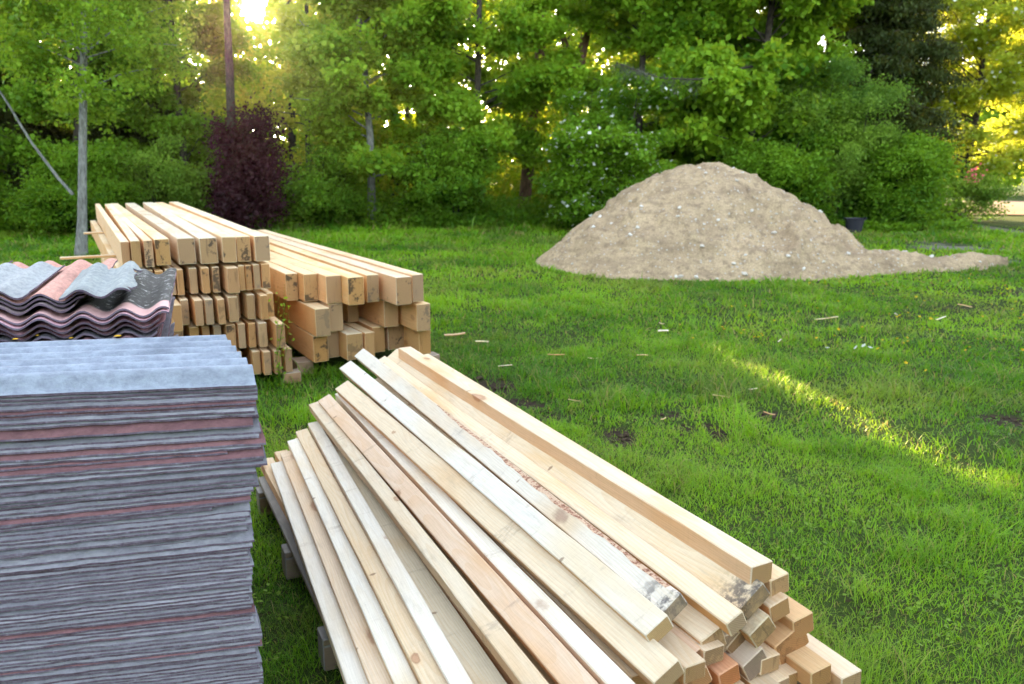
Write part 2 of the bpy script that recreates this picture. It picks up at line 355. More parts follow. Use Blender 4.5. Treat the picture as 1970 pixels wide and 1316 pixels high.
for k in range(16):        # wheel tracks running to the far right
    f = k / 15.
    mud(1440 + 530 * f, 652 - 100 * f ** 1.2 - 3 * math.sin(k * 2.), 60, 8, .42 + .12 * math.sin(k * 1.7)); mud(1330 + 640 * f, 700 - 95 * f ** 1.1 + 3 * math.sin(k * 1.3), 66, 9, .34 + .12 * math.sin(k * 2.3))
GREY = []
for m in [(1815, 470, 130, 12), (1850, 478, 200, 8), (1920, 500, 120, 14, .6), (1960, 445, 90, 24, .9), (1480, 560, 80, 8, .5)]:
    p = at(m[0], m[1]); q = at(m[0] + m[2] / 2, m[1]); r_ = at(m[0], m[1] - m[3] / 2); GREY.append((p[0], p[1], abs(q[0] - p[0]), abs(r_[1] - p[1]), 0, m[4] if len(m) > 4 else 1.))
def field(L, x, y):
    v = np.zeros_like(x)
    for (cx, cy, rx, ry, a, st) in L:
        d = ((x - cx) / rx) ** 2 + ((y - cy) / ry) ** 2; v = np.maximum(v, st * np.exp(-d * .9))
    return v
def hgt(x, y):
    base = (fbm(x, y, .6, 3) - .5) * .05 * np.clip((np.hypot(x, y) - 1.5) / 4, 0, 1) + (fbm(x + 50, y, 5, 2) - .5) * .025
    return base - .035 * field(MUD, x, y) - .012
def ground():
    def axis(lo, hi, fine_lo, fine_hi, step, far):
        a = list(np.arange(fine_lo, fine_hi, step)); v = fine_hi; s_ = step
        while v < hi: a.append(v); s_ = min(s_ * 1.25, far); v += s_
        a.append(hi); v = fine_lo; s_ = step; c_ = []
        while v > lo: s_ = min(s_ * 1.25, far); v -= s_; c_.append(v)
        return np.array(sorted(set([lo] + [q for q in c_ if q > lo] + a)))
    X = axis(-180, 180, -4.5, 8, .06, 8); Y = axis(-60, 260, 1.5, 12, .06, 8)
    gx, gy = np.meshgrid(X, Y); gz = hgt(gx, gy)
    V = np.stack([gx.ravel(), gy.ravel(), gz.ravel()], 1); nx, ny = len(X), len(Y)
    i = (np.arange(ny - 1)[:, None] * nx + np.arange(nx - 1)[None]).ravel()
    Q = np.stack([i, i + 1, i + nx + 1, i + nx], 1)
    fc = V[Q].mean(1)
    me = mesh_np('ground', V, Q, mats=[SOIL], attrs={'mud': field(MUD, fc[:, 0], fc[:, 1]), 'grey': field(GREY, fc[:, 0], fc[:, 1])}, smooth=True)
    link('ground', me, kind='structure', label='dark soil of the lawn and the woodland floor')
ground()
# road beyond the lawn
xs = np.linspace(9, 110, 60); V = []; 
for i, x_ in enumerate(xs):
    y0 = 26.6 + .02 * (x_ - 16) + .25 * math.sin(x_ * 1.3); y1 = 35.8 + .02 * (x_ - 16) + .2 * math.sin(x_)
    V += [(x_, y0, .02), (x_, (y0 + y1) / 2, .05), (x_, y1, .02)]
V = np.array(V); Q = []
for i in range(59):
    for j in range(2): k = i * 3 + j; Q.append((k, k + 3, k + 4, k + 1))
link('road', mesh_np('road', V, Q, mats=[ROAD], smooth=True), kind='structure', label='sunlit gravel road at the right edge')

# ------------------------------------------------------------------ sand heap footprint (also used to keep grass off)
SC0 = (3.35, 14.35)
def sand_h(x, y):
    dx, dy = x - SC0[0], y - SC0[1]; th = np.arctan2(dy, dx)
    # footprint radius by direction
    Rf = 2.78 + .22 * np.cos(2 * th + .4) + .10 * np.cos(3 * th + 1.) + .16 * (fbm(np.cos(th) * 2 + 9, np.sin(th) * 2 + 4, 1.6, 3) - .5)
    rho = np.hypot(dx, dy) / Rf
    k = .22
    g = (math.sqrt(1 + k) - np.sqrt(rho ** 2 + k)) / (math.sqrt(1 + k) - math.sqrt(k))
    h = 1.69 * g
    # tail of spilled sand to the right
    tx = np.clip((x - 4.6) / (8.35 - 4.6), 0, 1); cy = 13.0 + .55 * tx ** 1.3; wd = .95 * (1 - tx ** 2.2) * (1 - .45 * np.sin(np.clip(tx, 0, 1) * 3.1)) + .05
    tail = (.34 - .20 * tx) * (1 - ((y - cy) / np.maximum(wd, .05)) ** 2) + (fbm(x, y, 2.5, 3) - .5) * .12
    tail = np.where((x > 4.4) & (x < 8.45), tail, -.1)
    h = np.maximum(h, np.minimum(tail, .4))
    gul = (fbm(x * 1.2, y * 1.2, 1.4, 5) - .5) * .40 + (fbm(x + 7, y, 6, 4) - .5) * .17 - .10 * np.clip(fbm((x - SC0[0]) * 3 + 3, y * .7, 1.5, 3) - .56, 0, 1) * 5 * np.clip(1.2 - rho, 0, 1)
    # scoop with a sharp lip on the camera side
    d = np.hypot((x - 4.0), (y - 12.75) * .9)
    h = h - .16 * np.exp(-(d / .42) ** 4) + .09 * np.exp(-((d - .55) / .12) ** 2) * (x > 3.9)
    return np.where(h > -.08, h + gul * np.clip(h * 2.2, 0, 1) * np.clip(rho * 2.2 + .25, 0, 1), h)
def sand():
    X = np.arange(.0, 8.7, .035); Y = np.arange(11.2, 17.6, .035)
    gx, gy = np.meshgrid(X, Y); gz = sand_h(gx, gy)
    r_ = np.random.default_rng(3).normal(0, .006, gz.shape); gz = gz + r_ * (gz > .02)
    gz = np.maximum(gz, -.06)
    nx, ny = len(X), len(Y); i = (np.arange(ny - 1)[:, None] * nx + np.arange(nx - 1)[None]).ravel()
    Q = np.stack([i, i + 1, i + nx + 1, i + nx], 1); V = np.stack([gx.ravel(), gy.ravel(), gz.ravel()], 1)
    Q = Q[(V[Q][:, :, 2] > -.055).any(1)]
    u, inv = np.unique(Q, return_inverse=True); V = V[u]; Q = inv.reshape(-1, 4)
    me = mesh_np('sand_pile', V - np.array([SC0[0], SC0[1], 0]), Q, mats=[SAND], smooth=True)
    link('sand_pile', me, loc=(SC0[0], SC0[1], 0), label='big heap of light brown sand dumped on the lawn', cat='sand pile')
sand()

# ------------------------------------------------------------------ grass
def in_box(x, y, o, az, s0, s1, p0, p1):
    a = R(az); r_ = (math.cos(a), -math.sin(a)); n = (math.sin(a), math.cos(a)); dx, dy = x - o[0], y - o[1]
    s_ = dx * r_[0] + dy * r_[1]; p_ = dx * n[0] + dy * n[1]
    return (s_ > s0) & (s_ < s1) & (p_ > p0) & (p_ < p1)
def blades(x, y, h, w, lean, rnd, dryv, seed):
    g = np.random.default_rng(seed); n = len(x); z = hgt(x, y)
    th = g.random(n) * 2 * np.pi; l = lean * (.35 + g.random(n)) * h; lx, ly = np.cos(th) * l, np.sin(th) * l
    ph = th + np.pi / 2 + g.normal(0, .5, n); px, py = np.cos(ph) * w / 2, np.sin(ph) * w / 2
    B = np.stack([x, y, z], 1); Pv = np.stack([px, py, 0 * px], 1)
    mid = B + np.stack([lx * .32, ly * .32, h * .58], 1); tip = B + np.stack([lx, ly, h * (1 - .25 * np.clip(lean, 0, 1.4) * g.random(n))], 1)
    V = np.stack([B - Pv, B + Pv, mid + Pv * .85, mid - Pv * .85, tip], 1).reshape(-1, 3)
    k = np.arange(n)[:, None] * 5
    return V, k + np.array([[0, 1, 2, 3]]), k + np.array([[3, 2, 4]]), rnd, dryv
def grass():
    g = np.random.default_rng(11); VV, QQ, TT, A, Dr = [], [], [], [], []; off = 0
    zones = [(1.2, 3.2, 15000, .030, .0026), (3.2, 5.2, 9500, .033, .0033), (5.2, 8., 3600, .045, .006), (8., 12., 1700, .05, .010), (12., 17., 800, .058, .018), (17., 25.5, 420, .075, .03)]
    for zi, (d0, d1, dens, bh, bw) in enumerate(zones):
        ang = .72
        area = ang * (d1 ** 2 - d0 ** 2); n = int(area * dens)
        d = np.sqrt(g.random(n) * (d1 ** 2 - d0 ** 2) + d0 ** 2); t_ = (g.random(n) * 2 - 1) * ang
        x, y = d * np.sin(t_), d * np.cos(t_)
        if zi < 2: # the right side is close to the camera, the left is behind stacks
            keep = x > -1.9; x, y = x[keep], y[keep]
        keep = np.ones(len(x), bool)
        keep &= sand_h(x, y) < .0
        m = field(MUD, x, y); gm = field(GREY, x, y)
        keep &= g.random(len(x)) > np.clip(m * 1.9 - .35 + (fbm(x, y, 6, 2) - .5), 0, .88)
        keep &= g.random(len(x)) > np.clip(gm * 1.5, 0, .96)
        keep &= ~((x > 9) & (y > 26.3))
        keep &= ~in_box(x, y, (-1.803, 6.268), -28.6, -1.1, 0., .1, 6.)
        keep &= ~in_box(x, y, (-1.706, 6.598), -31, 0.1, .85, 0., 5.5)
        keep &= ~((x > -3.2) & (x < -1.25) & (y > 1.5) & (y < 3.2))
        # patchiness
        pt = fbm(x, y, 2.2, 4); keep &= g.random(len(x)) < .46 + 1.4 * (pt - .28)
        trd = np.clip((fbm(x + 3, y + 44, 1.1, 4) - .56) * 6, 0, 1) * (np.hypot(x, y) < 11); keep &= g.random(len(x)) > trd * .6      # trampled
        x, y = x[keep], y[keep]; pt = pt[keep]; n = len(x)
        tuft = np.clip((fbm(x + 33, y + 5, 3.5, 3) - .48) * 5, 0, 1)
        rough = np.clip((7.5 - np.hypot(x, y)) / 4.5, 0, 1)         # ranker grass close to the camera
        h = bh * (.4 + .85 * g.random(n)) * (.6 + .7 * tuft * (1 + rough)); long_ = g.random(n) < .035 * (1 + rough); h[long_] *= 1.8
        edge = np.clip((y - 20.) / 3.5, 0, 1) * (x < 11); h = h * (1 + 3.2 * edge * (.3 + g.random(n)))
        near = np.clip(1 - np.abs(sand_h(x, y) + .15) / .15, 0, 1); h = h * (1 + .8 * near)
        w = bw * (.6 + .8 * g.random(n))
        rnd = np.clip(.5 + (fbm(x + 80, y, .8, 3) - .5) * 2.4 + (fbm(x + 8, y + 60, 4, 2) - .5) * .8 + g.normal(0, .22, n), 0, 1)
        dr = (g.random(n) < .10 + .25 * np.clip(fbm(x, y + 70, 1.3, 3) - .55, 0, 1)).astype(float) * (.4 + .6 * g.random(n)); dr = np.clip(dr + .24 * np.clip((fbm(x + 12, y + 31, 1.3, 4) - .52) * 5, 0, 1), 0, 1)
        V, Q, T, a, b_ = blades(x, y, h, w, .8 + .8 * g.random(n), rnd, dr, 100 + zi)
        VV.append(V); QQ.append(Q + off); TT.append(T + off); off += len(V); A.append(a); Dr.append(b_)
    a, d_ = np.concatenate(A), np.concatenate(Dr)
    me = mesh_np('grass', np.concatenate(VV), np.concatenate(QQ), np.concatenate(TT), mats=[GRASS], attrs={'rnd': np.concatenate([a, a]), 'dry': np.concatenate([d_, d_])})
    link('grass', me, kind='stuff', label='short green lawn grass with clover and dry blades', cat='grass')
grass()

# ------------------------------------------------------------------ trees
SUNV = np.array(sdir)
HOLES = [(np.array([0, 0, HC]), .62), (np.array([2.5, 4.9, 0.]), .25), (np.array([2.15, 6.3, 0.]), .17)]  # leaf tunnels cut toward the sun, from the camera and the lawn streak
SUNCONE = math.cos(R(1.5))
def cull(P):
    """natural gaps of the canopy: thin straight openings along the sun's rays"""
    keep = np.ones(len(P), bool)
    for o, r_ in HOLES:
        d = P - o; t_ = d @ SUNV; q = np.linalg.norm(d - t_[:, None] * SUNV, axis=1); keep &= q > r_
    return keep
def tube(pts, rad, n=6):
    pts = np.asarray(pts, float); m = len(pts); V = []; T = np.gradient(pts, axis=0); T /= np.linalg.norm(T, axis=1)[:, None] + 1e-9
    for i in range(m):
        a = np.cross(T[i], [.13, .97, .2]); a /= np.linalg.norm(a); b_ = np.cross(T[i], a)
        th = np.arange(n) * 2 * np.pi / n; V.append(pts[i] + rad[i] * (np.cos(th)[:, None] * a + np.sin(th)[:, None] * b_))
    V = np.concatenate(V); Q = []
    for i in range(m - 1):
        for j in range(n): Q.append((i * n + j, i * n + (j + 1) % n, (i + 1) * n + (j + 1) % n, (i + 1) * n + j))
    return V, np.array(Q)
class Geo:
    def __init__(s): s.V, s.Q, s.o = [], [], 0
    def add(s, V, Q): s.V.append(V); s.Q.append(Q + s.o); s.o += len(V)
    def get(s): return np.concatenate(s.V), np.concatenate(s.Q)
def leaves_mesh(name, P, size, mat, g, up=.75, aspect=.75, loc=None, mats2=None, frac2=0., droop=.0):
    n = len(P)
    nrm_ = g.normal(0, 1, (n, 3)) * (1 - up); nrm_[:, 2] += up; nrm_ /= np.linalg.norm(nrm_, axis=1)[:, None]
    d = g.normal(0, 1, (n, 3)); d[:, 2] -= droop * 2; d -= (d * nrm_).sum(1)[:, None] * nrm_; d /= np.linalg.norm(d, axis=1)[:, None]
    sdv = np.cross(nrm_, d); L = (size * (.6 + .7 * g.random(n)))[:, None]
    w = L * aspect * .5
    V = np.stack([P, P + d * L * .45 + sdv * w - nrm_ * L * .08, P + d * L - nrm_ * L * .22, P + d * L * .45 - sdv * w - nrm_ * L * .08], 1).reshape(-1, 3)
    Q = np.arange(n)[:, None] * 4 + np.array([[0, 1, 2, 3]])
    # light and dark clumps: leaf tone varies at random per clump
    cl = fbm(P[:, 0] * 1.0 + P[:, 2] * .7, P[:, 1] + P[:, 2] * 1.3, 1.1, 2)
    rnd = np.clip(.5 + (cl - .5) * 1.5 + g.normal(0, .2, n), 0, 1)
    fm = None; mats = [mat]
    if mats2 is not None: mats.append(mats2); fm = (g.random(n) < frac2).astype(int)
    return mesh_np(name, V, Q, mats=mats, attrs={'rnd': rnd}, fmat=fm)
def bez(p0, d, L, g, up=0., n=6, wob=.12):
    pts = [np.array(p0, float)]; d = np.array(d, float); d /= np.linalg.norm(d)
    for i in range(n - 1):
        d = d + np.array([g.normal(0, wob), g.normal(0, wob), g.normal(0, wob * .6) + up]); d /= np.linalg.norm(d); pts.append(pts[-1] + d * L / (n - 1))
    return np.array(pts)
def tree(name, cat, label, x, y, h=11, r=.13, z0=1.2, Rc=2.4, nb=34, per=260, leaf=.12, mat=None, bark=None, lean=(0, 0), seed=0, flat=.17, stems=1, group=None,
         frac=None, mats2=None, frac2=0., aspect=.8, up=.5, spread=.20, topleaf=1.6, stemcurve=.05, droop=0., rise=.25, fan=.45):
    g = np.random.default_rng(seed); root = empty(name, (x, y, 0), label=label, cat=cat, group=group)
    G_ = Geo(); LP = []; LS = []
    for s_ in range(stems):
        if stems > 1:
            a = 2 * np.pi * s_ / stems + g.random(); p0 = np.array([np.cos(a), np.sin(a), 0]) * .12 * g.random(); d0 = np.array([np.cos(a) * fan * g.random() + lean[0], np.sin(a) * fan * g.random() + lean[1], 1.])
        else: p0 = np.zeros(3); d0 = np.array([lean[0], lean[1], 1.])
        p0[2] = -.08
        hh = h * (1 if s_ == 0 else .6 + .4 * g.random()); st = bez(p0, d0, hh, g, .05, 14, stemcurve)
        tt = np.linspace(0, 1, 14); rr = r * (1 - .82 * tt) * (1 + .5 * np.exp(-tt * 30)) * (1 if s_ == 0 else .75)
        G_.add(*tube(st, rr, 8))
        for k in range(nb // stems):
            f = g.random() ** .9; z = z0 + (hh - z0) * f; i = min(z / hh, .985) * 13; i0 = int(i); p = st[i0] + (st[min(i0 + 1, 13)] - st[i0]) * (i - i0)
            az = k * 2.4 + g.normal(0, .5); prof = (.55 + .45 * math.sin(min(f * 1.25 + .15, 1) * math.pi)) if f < .7 else max(.18, (1 - f) * 2.2)
            L = Rc * prof * (.6 + .5 * g.random()); d = np.array([math.cos(az), math.sin(az), rise + .3 * g.random() + .5 * f])
            br = bez(p, d, L, g, -.05, 6, .13); rb = rr[min(i0, 13)] * .22 * np.linspace(1, .15, 6) + .003
            G_.add(*tube(br, np.maximum(rb, .004), 5))
            low = z < 7.5
            nl = int(per * 3.2 * (.5 + L / Rc) * (1 if low else .35))
            # twigs: leaf sprays in flat tiers
            ntw = max(3, int(L * 3.8)); 
            for q in range(ntw):
                u = (.25 + .75 * g.random()) ; j = u * 5; j0 = min(int(j), 4); b0 = br[j0] + (br[j0 + 1] - br[j0]) * (j - j0)
                ta = az + g.choice([-1, 1]) * (.5 + .7 * g.random()); tl_ = .3 + .5 * g.random() * (1.2 - u * .5)
                dd = np.array([math.cos(ta), math.sin(ta), .05 + g.normal(0, .15) - droop]); tip = b0 + dd * tl_
                if low and q % 2 == 0: G_.add(*tube(np.array([b0, (b0 + tip) / 2 + [0, 0, .02], tip]), np.array([.007, .005, .003]), 3))
                m = max(3, nl // ntw); u2 = g.random(m)[:, None] ** .7
                pp = b0 + dd * tl_ * u2 * 1.1 + g.normal(0, 1, (m, 3)) * np.array([spread, spread, flat]) * (.4 + .5 * u2)
                LP.append(pp); LS.append(np.full(m, leaf if low else leaf * topleaf))
    P_ = np.concatenate(LP); S_ = np.concatenate(LS); k = P_[:, 2] > .03; P_, S_ = P_[k], S_[k]
    if frac: k = g.random(len(P_)) < frac; P_, S_ = P_[k], S_[k]
    k = cull(P_ + np.array([x, y, 0])); P_, S_ = P_[k], S_[k]
    V, Q = G_.get(); link('trunk', mesh_np('trunk', V, Q, mats=[bark or BARK_D], smooth=True), root)
    me = leaves_mesh('crown', P_, S_[:, None][:, 0], mat, g, up, aspect, mats2=mats2, frac2=frac2, droop=droop)
    link('crown', me, root); return root, len(P_)
def spruce(name, label, x, y, h=14, Rb=2.6, seed=0, z0=.4, dead=False):
    g = np.random.default_rng(seed); root = empty(name, (x, y, 0), label=label, cat='tree'); G_ = Geo(); LP = []
    st = np.array([[0, 0, z] for z in np.linspace(-.1, h, 12)]); G_.add(*tube(st, np.linspace(.17, .02, 12), 8)); z = z0
    while z < h - .2:
        f = z / h
        for k in range(6):
            az = g.random() * 6.28; L = Rb * (1 - f) ** .8 * (.65 + .5 * g.random()) + .15; br = bez([0, 0, z], [math.cos(az), math.sin(az), .05], L, g, -.07, 6, .06)
            G_.add(*tube(br, np.linspace(.022, .005, 6), 4)); m = int(L * (330 if z < 8 else 120)); u = g.random(m) ** .8 * 5; j = np.minimum(u.astype(int), 4)
            b0 = br[j] + (br[j + 1] - br[j]) * (u - j)[:, None]; w_ = .28 * (1 - .5 * u / 5)
            q = np.stack([g.normal(0, 1, m) * w_, g.normal(0, 1, m) * w_, -np.abs(g.normal(0, .16, m))], 1); LP.append(b0 + q)
        z += .24 + .1 * g.random()
    P_ = np.concatenate(LP); P_ = P_[P_[:, 2] > .05]; P_ = P_[cull(P_ + np.array([x, y, 0]))]
    V, Q = G_.get(); link('trunk', mesh_np('trunk', V, Q, mats=[BARK_D], smooth=True), root)
    link('crown', leaves_mesh('crown', P_, np.full(len(P_), .15), NEEDLE, g, .1, .3, droop=.8), root); return root

NL = 0
def T(*a, **k):
    global NL
    r_, n = tree(*a, **k); NL += n; return r_
# -- the slim grey tree left of the stacks, with its leaning second stem
gt = T('young_tree', 'tree', 'slim grey barked tree standing just left of the far beam stack', -8.05, 14.84, h=10, r=.085, z0=2.5, Rc=2.0, nb=60, per=230, leaf=.08, rise=.5, mat=LEAF_F, bark=BARK_G, lean=(.15, 0), seed=23, stemcurve=.010)
V1, Q1 = tube(bez([0, 0, 1.15], [-.62, .05, .8], 2.6, np.random.default_rng(5), .07, 8, .05), np.linspace(.032, .014, 8), 7)
link('side_stem', mesh_np('side_stem', V1, Q1, mats=[BARK_G], smooth=True), gt)
# -- left edge wood
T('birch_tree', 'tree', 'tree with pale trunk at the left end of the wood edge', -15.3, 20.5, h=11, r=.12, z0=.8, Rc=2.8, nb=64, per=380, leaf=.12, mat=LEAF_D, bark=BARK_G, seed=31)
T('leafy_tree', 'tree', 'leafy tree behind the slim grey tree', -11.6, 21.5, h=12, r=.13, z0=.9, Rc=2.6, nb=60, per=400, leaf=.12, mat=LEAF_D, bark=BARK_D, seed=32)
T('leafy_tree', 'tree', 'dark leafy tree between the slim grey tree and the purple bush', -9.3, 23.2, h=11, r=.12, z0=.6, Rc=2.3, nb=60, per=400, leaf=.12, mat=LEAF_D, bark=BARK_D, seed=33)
spruce('spruce_tree', 'dark spruce deep in the wood at the far left', -16.0, 25.5, 14, 2.9, 34)
spruce('spruce_tree', 'dark spruce behind the left trees', -12.2, 26.5, 13, 2.6, 35)
# -- purple plum bush and the thin bare trunk above it
T('purple_bush', 'bush', 'tall dark purple leaved bush behind the beam stacks', -6.75, 20.6, h=3.1, r=.03, z0=.15, Rc=.75, nb=90, per=80, leaf=.075, mat=LEAF_P, bark=BARK_D, seed=45, stems=9, flat=.20, spread=.16, up=.35, rise=.7, fan=.14)
T('thin_tree', 'tree', 'thin dark trunked tree rising behind the purple bush below the sun', -7.25, 20.95, h=11, r=.15, z0=5.6, Rc=1.7, nb=14, per=150, leaf=.11, mat=LEAF_Y, bark=BARK_D, lean=(.05, 0), seed=42, stemcurve=.012)
# -- maples in the middle
T('maple_tree', 'tree', 'light green maple with tiers of leaves right of the purple bush', -3.9, 22.6, h=11, r=.12, z0=1.2, Rc=2.9, nb=64, per=380, leaf=.15, mat=LEAF, bark=BARK_G, seed=51, flat=.17, spread=.21)
T('maple_tree', 'tree', 'maple spreading over the middle of the wood edge', -.9, 23.6, h=11.5, r=.13, z0=1.6, Rc=2.7, nb=60, per=380, leaf=.135, mat=LEAF, bark=BARK_D, seed=52, flat=.17, spread=.21)
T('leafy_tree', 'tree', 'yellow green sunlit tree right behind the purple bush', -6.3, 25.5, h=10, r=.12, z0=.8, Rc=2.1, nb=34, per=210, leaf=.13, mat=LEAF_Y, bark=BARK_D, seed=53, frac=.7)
def pine(label, x, y, seed, pts_list, rad):
    root = empty('pine_tree', (x, y, 0), label=label, cat='tree'); G_ = Geo(); g = np.random.default_rng(seed); LP = []
    for pts, r_ in zip(pts_list, rad): 
        pts = np.array(pts, float); G_.add(*tube(pts, np.linspace(r_[0], r_[1], len(pts)), 9))
    V, Q = G_.get(); link('trunk', mesh_np('trunk', V, Q, mats=[BARK_P], smooth=True), root)
    top = np.array(pts_list[0][-1], float)
    for k in range(36):
        c_ = top + g.normal(0, 1, 3) * [1.4, 1.4, 1.1]; LP.append(c_ + g.normal(0, 1, (260, 3)) * [.4, .4, .2])
    P_ = np.concatenate(LP); P_ = P_[cull(P_ + np.array([x, y, 0]))]
    link('crown', leaves_mesh('crown', P_, np.full(len(P_), .2), NEEDLE, g, .3, .2), root)
pine('tall pine with reddish forked trunk behind the maple', 1.9, 25.2, 61, [[(0, 0, -.1), (.0, 0, 2), (.05, 0, 3.6), (.12, .1, 4.4), (.3, .1, 5.4), (.45, .1, 6.5), (.7, .1, 8.5), (.8, .1, 11)], [(.08, 0, 4.0), (-.15, 0, 4.7), (-.45, .1, 5.6), (-.5, .1, 6.4), (-.3, .1, 8)]], [(.2, .1), (.12, .06)])
pine('straight pine trunk leaning beside the forked pine', .75, 25.9, 62, [[(-.4, 0, -.1), (-.2, 0, 2), (0, 0, 4), (.25, 0, 6.2), (.4, 0, 8.5), (.5, 0, 11)]], [(.21, .11)])
T('maple_tree', 'tree', 'maple filling the gap right behind the sand heap', 9.5, 26.0, h=11.5, r=.13, z0=.9, Rc=2.9, nb=78, per=400, leaf=.17, mat=LEAF, bark=BARK_D, seed=57, flat=.18, spread=.22)
T('leafy_tree', 'tree', 'bushy tree between the flowering bush and the big maple', 5.2, 25.6, h=10, r=.12, z0=.6, Rc=2.4, nb=66, per=380, leaf=.13, mat=LEAF_F, bark=BARK_D, seed=58, flat=.17, spread=.21)
# -- flowering bush, right of the middle
T('flowering_bush', 'bush', 'dark green bush with white blossom left of the sand heap', 2.3, 20.6, h=3.9, r=.05, z0=.15, Rc=1.7, nb=70, per=230, leaf=.10, mat=LEAF_D, bark=BARK_D, seed=71, stems=7, mats2=PETAL, frac2=.035, flat=.12, up=.6)
T('leafy_bush', 'bush', 'low leafy bush under the middle maple', -1.6, 21.8, h=2.6, r=.03, z0=.1, Rc=1.3, nb=50, per=150, leaf=.09, mat=LEAF_D, bark=BARK_D, seed=72, stems=6, flat=.12, up=.6)
T('leafy_bush', 'bush', 'low leafy bush between the purple bush and the maple trunk', -5.3, 21.9, h=2.2, r=.03, z0=.1, Rc=1.2, nb=46, per=150, leaf=.08, mat=LEAF_D, bark=BARK_D, seed=73, stems=6, flat=.12, up=.6)
T('leafy_bush', 'bush', 'bush at the foot of the slim grey tree', -10.4, 19.6, h=2.1, r=.03, z0=.05, Rc=1.5, nb=56, per=160, leaf=.07, mat=LEAF_D, bark=BARK_D, seed=74, stems=7, flat=.12, up=.6)
T('leafy_bush', 'bush', 'pale leaved bush behind the far end of the beam stack', -8.9, 20.6, h=2.4, r=.03, z0=.05, Rc=1.1, nb=50, per=170, leaf=.065, mat=LEAF_W, bark=BARK_D, seed=75, stems=7, flat=.14, up=.5)
T('leafy_bush', 'bush', 'dense low bush at the far left edge', -14.0, 19.4, h=2.3, r=.03, z0=.05, Rc=1.7, nb=60, per=170, leaf=.075, mat=LEAF_D, bark=BARK_D, seed=76, stems=7, flat=.12, up=.6)
# -- right part
T('maple_tree', 'tree', 'big maple hanging over the sand heap', 6.4, 22.4, h=11, r=.15, z0=1.6, Rc=3.2, nb=84, per=420, leaf=.17, mat=LEAF, bark=BARK_D, seed=81, flat=.18, spread=.22)
T('maple_tree', 'tree', 'maple behind the flowering bush', 3.7, 24.2, h=11, r=.13, z0=1.6, Rc=2.7, nb=66, per=400, leaf=.135, mat=LEAF, bark=BARK_D, seed=82, flat=.17, spread=.21)
T('willow_bush', 'bush', 'tall grey green bush right behind the sand heap', 8.7, 22.1, h=4.4, r=.05, z0=.1, Rc=1.6, nb=80, per=270, leaf=.085, mat=LEAF_W, bark=BARK_D, seed=83, stems=8, flat=.16, up=.4, aspect=.45, rise=.8)
T('leafy_bush', 'bush', 'tall bush behind the crest of the sand heap', 7.0, 24.2, h=4.6, r=.05, z0=.2, Rc=1.9, nb=110, per=220, leaf=.14, mat=LEAF, bark=BARK_D, seed=187, stems=6)
T('willow_bush', 'bush', 'lower bush behind the right foot of the sand heap', 6.7, 21.0, h=2.6, r=.04, z0=.1, Rc=1.4, nb=60, per=230, leaf=.08, mat=LEAF_D, bark=BARK_D, seed=84, stems=7, flat=.14, up=.5)
spruce('spruce_tree', 'dark spruce between the maple and the sunlit tree', 10.9, 23.8, 14, 2.0, 85)
T('leafy_bush', 'bush', 'shaded bush at the foot of the dark spruce', 10.3, 21.6, h=2.5, r=.04, z0=.1, Rc=1.15, nb=60, per=200, leaf=.08, mat=LEAF_D, bark=BARK_D, seed=86, stems=7, flat=.14, up=.5)
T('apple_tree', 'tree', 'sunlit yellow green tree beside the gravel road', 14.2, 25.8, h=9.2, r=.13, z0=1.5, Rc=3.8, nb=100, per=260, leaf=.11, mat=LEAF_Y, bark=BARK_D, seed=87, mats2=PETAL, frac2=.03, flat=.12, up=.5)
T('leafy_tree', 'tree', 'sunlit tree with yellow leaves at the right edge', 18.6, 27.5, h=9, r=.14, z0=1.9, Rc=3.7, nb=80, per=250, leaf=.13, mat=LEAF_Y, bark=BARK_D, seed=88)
for i, (x_, y_, hh_, lab, mt) in enumerate([(25.5, 45, 7.5, 'tree across the road, nearest the road bend', LEAF), (29.5, 46, 10, 'tree across the road at the right border', LEAF_F), (34, 44, 10, 'tree across the road beyond the right border', LEAF), (21, 47, 5, 'low bushy tree across the road behind the sunlit tree', LEAF_F)]):
    T('leafy_tree', 'tree', lab, x_, y_, h=hh_, r=.2, z0=.4, Rc=3.2, nb=60, per=220, leaf=.2, mat=mt, bark=BARK_D, seed=90 + i, spread=.3, flat=.15)

# -- deeper wood as one mass: trunks and leaf clumps
def woods():
    g = np.random.default_rng(99); C_, Tn = [], Geo()
    n = 0
    for i in range(900):
        y_ = 28.5 + 26 * g.random(); x_ = -1.05 * y_ + (1.05 * y_ + 9.5 - .10 * (y_ - 28)) * g.random()
        if g.random() < .07:
            hh = 9 + 5 * g.random(); Tn.add(*tube(np.array([[x_, y_, -.1], [x_ + g.normal(0, .15), y_, hh / 2], [x_ + g.normal(0, .3), y_, hh]]), np.array([.16, .12, .05]), 6))
        R_ = 1.3 + 1.0 * g.random(); zc = g.random() ** 1.6 * 12.5
        m = 400; u = g.normal(0, 1, (m, 3)); u /= np.linalg.norm(u, axis=1)[:, None]
        p = np.array([x_, y_, zc]) + u * (g.random(m) ** .45)[:, None] * [R_, R_, R_ * .75]; C_.append(p + (fbm(p[:, 0] * 3, p[:, 2] * 3, 1, 2)[:, None] - .5) * .8)
    P_ = np.concatenate(C_); P_ = P_[(P_[:, 2] > 0)]; P_ = P_[cull(P_)]
    me1 = leaves_mesh('woods', P_, np.full(len(P_), .25), LEAF, g, .45, .8, mats2=LEAF_Y, frac2=.4)  # yellower leaves mixed in to stand for golden sunlit specks
    o = link('woods', me1, kind='stuff', label='deeper wood of dense green foliage behind the edge trees', cat='woods')
    V, Q = Tn.get(); link('trunks', mesh_np('trunks', V, Q, mats=[BARK_D], smooth=True), o, kind='stuff')
woods()
